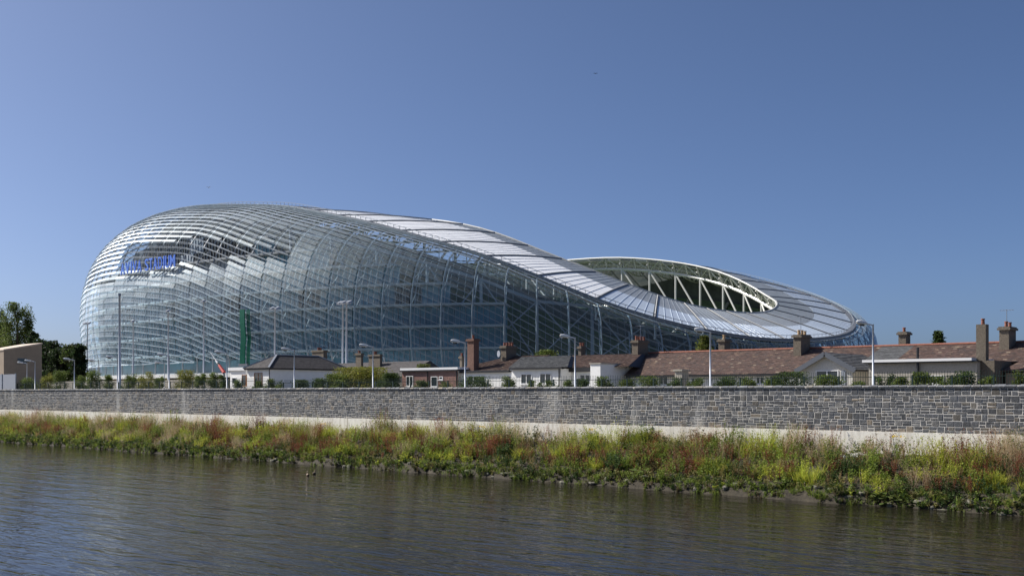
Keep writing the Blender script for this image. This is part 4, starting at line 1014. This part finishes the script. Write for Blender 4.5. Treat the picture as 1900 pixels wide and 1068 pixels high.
for px, v, k, h_, lab in ((532,62.6,9,1.45,'tall tan feathery grass against the wall, leftmost of the tall tufts'),(592,62.5,12,1.15,'broad tan feathery grass bank beside the left ragwort'),(780,62.4,10,1.0,'tan feathery grass against the concrete below the fourth lamp'),(1225,62.5,9,1.05,'tan feathery grass before the concrete under the terrace'),
                        (1478,62.4,8,1.35,'tan feathery grass reaching the wall left of the gable'),(1856,62.3,14,1.75,'very tall tan feathery grass against the wall near the right edge'),(1450,59.2,5,.75,'small straw tuft low on the bank under the gable')):
    bank_plant('feathery_grass', px, v, lab, 'dry grass', dryf(k,h_), 'tall tan grass tufts')
grf = lambda k, h, c, r=.3: many(lambda lf,b: p_grass(lf,b,h*NR.uniform(.8,1.1),c,46,.28), k, r, r*.6)
for px, v, k, h_, c, lab in ((965,59.0,9,.95,BRIGHT,'bright green grass tuft beside the rusty dock clump'),(1300,59.3,6,.85,(.33,.27,.06),'pale golden grass tuft below the middle of the terrace'),(1335,58.4,6,.7,BRIGHT,'bright green grass tuft at the water right of the golden tuft'),
                           (870,60.0,10,.9,BRIGHT,'bright grass clump left of the large dock clump'),(1755,61.5,12,1.2,BRIGHT,'tall bright green grass against the concrete at right'),(1840,59.2,14,1.0,BRIGHT,'bright green grass stand low on the right bank'),(1530,57.9,4,.6,GREEN,'short green tuft at the water below the gable')):
    bank_plant('grass_tuft', px, v, lab, 'grass', grf(k,h_,c), 'green grass tufts on the bank')
for px, v, k, lab in ((1190,57.4,7,'large round leaves of butterbur at the water below the terrace'),(1452,57.2,5,'round butterbur leaves at the water below the left gable slope'),(1675,56.8,4,'pale round butterbur leaves touching the water at right'),(1632,56.8,6,'small patch of round leaves left of the pale butterbur')):
    bank_plant('butterbur', px, v, lab, 'plant', many(lambda lf,b: p_broad(lf,b,(.16,.20,.06),11,.32), k, .32, .15))
# stones along the waterline
def rock(px, v, sx, sz, label, name='bank_stone', tilt=0, mat='rock', group='stones along the waterline'):
    u = uv(px, v); z = max(-.06, bz(u,v)-.06); m = MB(); rr = random.Random(int(px*7+v*31)); nlat, nlon = 5, 8; vs = []
    for a in range(nlat+1):
        for q in range(nlon):
            t_ = math.pi*a/nlat; p_ = 2*math.pi*q/nlon; k = rr.uniform(.78,1.12)
            vs.append((u+sx*k*math.sin(t_)*math.cos(p_), v+sx*.7*k*math.sin(t_)*math.sin(p_), z+sz*.55+sz*k*math.cos(t_)+tilt*math.sin(t_)*math.cos(p_)*sx))
    fs = [(a*nlon+q, a*nlon+(q+1)%nlon, (a+1)*nlon+(q+1)%nlon, (a+1)*nlon+q) for a in range(nlat) for q in range(nlon)]
    o = m.add(vs, fs).build(name, MAT[mat], smooth=False); tag(o, label, 'stone', group)
for px in (240,415,505,512,640,648,700,760,832,846,868,880,905,915,935,952,1010,1045,1062,1100,1125,1165,1195,1240,1262,1290,1345,1365,1420,1440,1482,1498,1515,1540,1575,1600,1625,1650,1705,1730,1748,1770,1800,1830,1860,1885):
    v = 56.5 + R.uniform(-.2,.4); rock(px, v, R.uniform(.14,.38), R.uniform(.08,.18), 'weathered pale stone lying at the waterline under the weeds')
rock(1395, 58.3, .62, .10, 'large flat grey slab leaning on the bank below the terrace', 'bank_slab', tilt=.55, group=None)

# ---------------------------------------------------------------- shrubs and trees behind the wall
def shrub(px, ytop, wpx, v, label, c=GREEN, cat='shrub', name='shrub', dens=1.0, ybase=None, sz=.12):
    u = uv(px, v); Y = -CS*u+SN*v; h = max(.5, zz(px,ytop,v)-GRD); w_ = max(.4, wpx*Y/FPX/2*1.2)
    t = thing(name, (u,v,GRD), label, cat); lf = LF(); st = MB()
    ncl = int(8+10*w_*h*.5); lim = min(14000, int(1250*dens*(w_*h)**.75+800))
    cen = []
    for k in range(ncl):
        a = R.uniform(0,6.28); q = R.uniform(0,1)**.5; zq = R.uniform(.30,.95); rad = w_*q*(1.05-.55*zq**2)
        cen.append((u+rad*math.cos(a), v+rad*.75*math.sin(a), GRD+h*zq))
    for k in range(min(7,ncl)): st.tube([(u+R.uniform(-.1,.1),v+R.uniform(-.1,.1),GRD),((u+cen[k][0])/2,(v+cen[k][1])/2,GRD+h*.3),cen[k]],[.04,.025,.012],4)
    cen = np.array(cen); k = NR.integers(0,ncl,lim); r = max(.22, .30*min(w_,h))
    P = cen[k] + NR.normal(size=(lim,3))*r*[.55,.5,.5]; P[:,2] = np.clip(P[:,2], GRD+.05, GRD+h*1.02)
    D = NR.normal(size=(lim,3)); D[:,2] = D[:,2]*.6+.35; tone = NR.uniform(.75,1.3,ncl)[k][:,None]
    lf.leaves(P, D, sz*NR.uniform(.7,1.5,lim), sz*.6, shade(c,lim,.25)*tone)
    st.build('stems', MAT['bark'], t); lf.build('foliage', t, (u,v,GRD)); return t
SG=(.115,.155,.035); SY=(.20,.205,.042); SD=(.065,.10,.028)
for px,yt,wd,c,lab in ((52,700,34,SG,'shrub behind the wall right of the grey gate'),(88,692,26,SY,'bright shrub below the right edge of the beige building'),(112,689,30,SG,'rounded shrub below the dark trees, left of the tenth lamp'),(150,697,26,SG,'shrub just right of the tenth lamp'),(176,688,34,SG,'large shrub at the stadium left foot'),(201,696,24,SG,'shrub left of the tall mast'),
    (242,694,32,SG,'shrub right of the tall mast'),(270,691,36,SY,'bright shrub midway between the tall mast and the eighth lamp'),(296,698,22,SG,'small shrub left of the eighth lamp'),(345,688,40,SY,'tallest bright shrub right of the eighth lamp'),(374,693,26,SG,'shrub below the slim floodlight column'),(397,692,30,SG,'shrub left of the crossing barrier'),(413,694,20,SG,'small shrub at the crossing barrier foot'),
    (443,706,24,SG,'thin shrub before the white annexe'),(478,707,26,SG,'low shrub before the wooden door'),(508,704,34,SG,'low shrub at the corner of the hipped cottage'),(560,706,40,SD,'dark low shrub before the shaded white wall'),(598,703,36,SD,'dark shrub before the right half of the shaded white wall'),(630,706,30,SG,'low shrub left of the large bush')):
    shrub(px,yt,wd,67.4,lab,c)
shrub(668,684,120,71.0,'large rounded bush with yellowish top between the cottages',SY,'bush','bush',9,sz=.16)
shrub(628,696,50,69.0,'medium bush at the left flank of the large bush',SG,'bush','bush',3); shrub(725,694,46,69.5,'dark bush right of the fifth lamp',SD,'bush','bush',3)
for px,yt,wd,c,lab in ((783,707,26,SG,'small shrub before the brick extension window'),(826,708,36,SG,'low shrub before the brick extension right end'),(883,700,60,SD,'wide dark shrub before the white cottage window'),(943,699,34,SG,'spindly shrub before the joint of the two white cottages'),(985,708,28,SG,'low shrub under the left window of the grey roofed cottage'),(1010,706,24,SG,'low shrub between the two windows of the grey roofed cottage'),
    (1032,703,26,SG,'spindly shrub at the black downpipe'),(1058,706,22,SG,'small shrub left of the third lamp'),(1082,704,26,SD,'shrub under the recessed window right of the third lamp'),(1124,700,40,SG,'shrub before the white boundary wall'),(1165,705,36,SG,'low shrub at the left foot of the terrace'),(1205,700,48,SG,'shrub below the first terrace chimney'),(1258,702,40,SD,'shrub around the garden pier'),
    (1292,703,34,SG,'shrub left of the second lamp'),(1348,700,56,SD,'wide shrub right of the second lamp'),(1392,700,40,SG,'shrub below the terrace middle'),(1432,699,44,SG,'shrub left of the dense terrace shrub'),(1472,692,64,SD,'dense dark shrub left of the gable'),(1536,698,58,SG,'shrub below the gable window'),(1590,702,30,SG,'shrub at the right corner of the gabled extension'),
    (1643,694,34,SD,'shrub right of the rightmost lamp'),(1672,701,30,SG,'thin shrub before the grey extension left part'),(1710,692,40,SG,'shrub at the black soil pipe'),(1752,700,44,SG,'low shrub before the low window'),(1785,690,52,SD,'tall shrub before the grey extension right part'),(1832,700,34,SG,'reddish thin shrub below the tall square chimney'),(1893,688,30,SG,'shrub cut by the right edge')):
    shrub(px,yt,wd,67.3,lab,c,dens=.8)
def tree(px, ytop, ybot, wpx, v, label, c, name='tree', shape='round', nl=4200, sz=.42):
    u = uv(px,v); Y = -CS*u+SN*v; zt = zz(px,ytop,v); zb = max(GRD+.5, zz(px,ybot,v)); w_ = wpx*Y/FPX/2; H = zt-GRD
    t = thing(name, (u,v,GRD), label, 'tree'); tr = MB(); tr.tube([(u,v,GRD),(u,v,GRD+H*.45),(u,v,GRD+H*.9)],[H*.022+.05,H*.014+.03,.03],7)
    ncl = 34; cen = []
    for k in range(ncl):
        q = (k+.5)/ncl; 
        wq = {'column': w_*(.25+.95*math.sin(math.pi*min(1,.12+.86*q))**.8), 'cone': w_*(1.05-q*.95), 'round': w_*math.sin(math.pi*(.12+.8*q))**.6}[shape]
        a = R.uniform(0,6.28); rr = wq*R.uniform(.35,.95); cen.append((u+rr*math.cos(a), v+rr*math.sin(a), zb+(zt-zb)*q*.97))
    for k in range(0,ncl,2):
        p = cen[k]; tr.tube([(u,v,max(GRD+H*.12,p[2]-H*.16)),((u+p[0])/2,(v+p[1])/2,p[2]-H*.06),p],[H*.006+.02,H*.004+.015,.012],5)
    lf = LF(); cen = np.array(cen); k = NR.integers(0,ncl,nl); r = max(.16,w_*.30)
    P = cen[k] + NR.normal(size=(nl,3))*r*[.75,.75,.95 if shape == 'column' else .6]; P[:,2] = np.minimum(P[:,2], zt)
    D = NR.normal(size=(nl,3)); D[:,2] += .2; tone = NR.uniform(.65,1.35,ncl)[k][:,None]
    lf.leaves(P, D, sz*NR.uniform(.7,1.4,nl), sz*.65, shade(c,nl,.25)*tone)
    tr.build('trunk', MAT['bark'], t); lf.build('crown', t, (u,v,GRD))
PG=(.11,.145,.04); DG=(.03,.05,.018)
tree(-6,566,650,30,118,'poplar cut by the left edge',PG,'poplar_tree','column',2600); tree(32,562,655,44,120,'tallest poplar above the beige building',PG,'poplar_tree','column',6000)
tree(10,600,655,34,121,'shorter poplar left of the tallest one',PG,'poplar_tree','column',3000); tree(52,594,655,24,122,'slim poplar right of the tallest one',PG,'poplar_tree','column',2600); tree(62,614,660,18,119,'small dark tree at the right end of the poplars',DG,'tree','round',2000)
for px,yt,wd,lab in ((76,630,36,'dark tree behind the right corner of the beige building'),(94,634,40,'dark broad tree right of the beige building'),(113,646,44,'low dark tree midway between building and stadium'),(132,640,34,'dark tree with lit top beside the stadium edge'),(148,640,26,'dark tree touching the stadium left edge')):
    tree(px,yt,712,wd,104,lab,DG if px != 132 else (.06,.085,.022),'dark_tree','round',4200,.5)  # the lit top of one tree is put into paler leaves
tree(1307,625,660,36,92,'small yellowish green conifer behind the terrace ridge',(.12,.14,.03),'conifer','cone',2200,.22); tree(1741,616,650,20,96,'small conifer top above the right terrace ridge',(.05,.075,.02),'conifer','cone',1800,.25)
tree(1012,651,668,40,94,'low green bush top above the grey roof',(.10,.13,.03),'bush','round',1500,.22); tree(786,676,690,26,88,'small shrub top above the brick extension roof',(.10,.12,.03),'bush','round',900,.2)

# ---------------------------------------------------------------- birds
def duck(px, py, label, rz):
    Y = FPX*ZC/(py-728); X = (px-950)/FPX*Y; u, v = SN*X-CS*Y, CS*X+SN*Y; d = Vector((math.cos(rz),math.sin(rz),0))
    o0 = Vector((u,v,0)); t = thing('duck', (u,v,0), label, 'duck', 'ducks on the river')
    P = lambda a, z_: tuple(o0+d*a+Vector((0,0,z_)))
    MB().tube([P(-.26,.12),P(-.18,.09),P(-.05,.06),P(.1,.06),P(.19,.08),P(.24,.1)],[.02,.07,.11,.11,.07,.02],8).build('body',M('duck_brown',(.17,.12,.08),.7,var=.3,vscale=20),t,smooth=True)
    MB().tube([P(.17,.1),P(.21,.19),P(.23,.26)],[.05,.036,.04],7).build('neck',M('duck_neck',(.24,.17,.11),.7),t,smooth=True)
    MB().tube([P(.19,.26),P(.23,.28),P(.28,.27)],[.03,.05,.03],7).build('head',M('duck_head',(.14,.10,.07),.7),t,smooth=True); MB().tube([P(.28,.262),P(.35,.25)],[.02,.012],5).build('beak',M('duck_beak',(.4,.25,.05),.5),t)
duck(571,882,'left one of two brown ducks floating near the far bank',2.6); duck(583,879,'right one of two brown ducks floating near the far bank',2.2)
def bird(px, py, Y, span, mat, label):
    X = (px-950)/FPX*Y; c = Vector((SN*X-CS*Y, CS*X+SN*Y, ZC+(728-py)*Y/FPX)); t = thing('bird', tuple(c), label, 'bird'); r = Vector((SN,CS,0)); f = Vector((-CS,SN,0))
    MB().tube([c-f*span*.25,c-f*span*.08,c+f*span*.12,c+f*span*.25],[.01,span*.06,span*.06,.01],6).build('body',mat,t)
    for s_ in (-1,1):
        a = c+r*s_*span*.04; e_ = c+r*s_*span*.28+Vector((0,0,span*.16)); g_ = c+r*s_*span*.5+Vector((0,0,span*.05)); th = Vector((0,0,.012))
        m = MB(); m.hexa([a-f*span*.1-th,e_-f*span*.08-th,e_+f*span*.08-th,a+f*span*.1-th,a-f*span*.1+th,e_-f*span*.08+th,e_+f*span*.08+th,a+f*span*.1+th]); m.hexa([e_-f*span*.08-th,g_-f*span*.01-th,g_+f*span*.02-th,e_+f*span*.08-th,e_-f*span*.08+th,g_-f*span*.01+th,g_+f*span*.02+th,e_+f*span*.08+th]); m.build('wing',mat,t)
bird(1105,137,90,.34,M('bird_dark',(.03,.03,.03),.8),'dark bird flying high in the sky right of centre'); bird(387,348,140,.6,M('gull_white',(.7,.7,.68),.8),'pale bird flying just above the stadium crest')
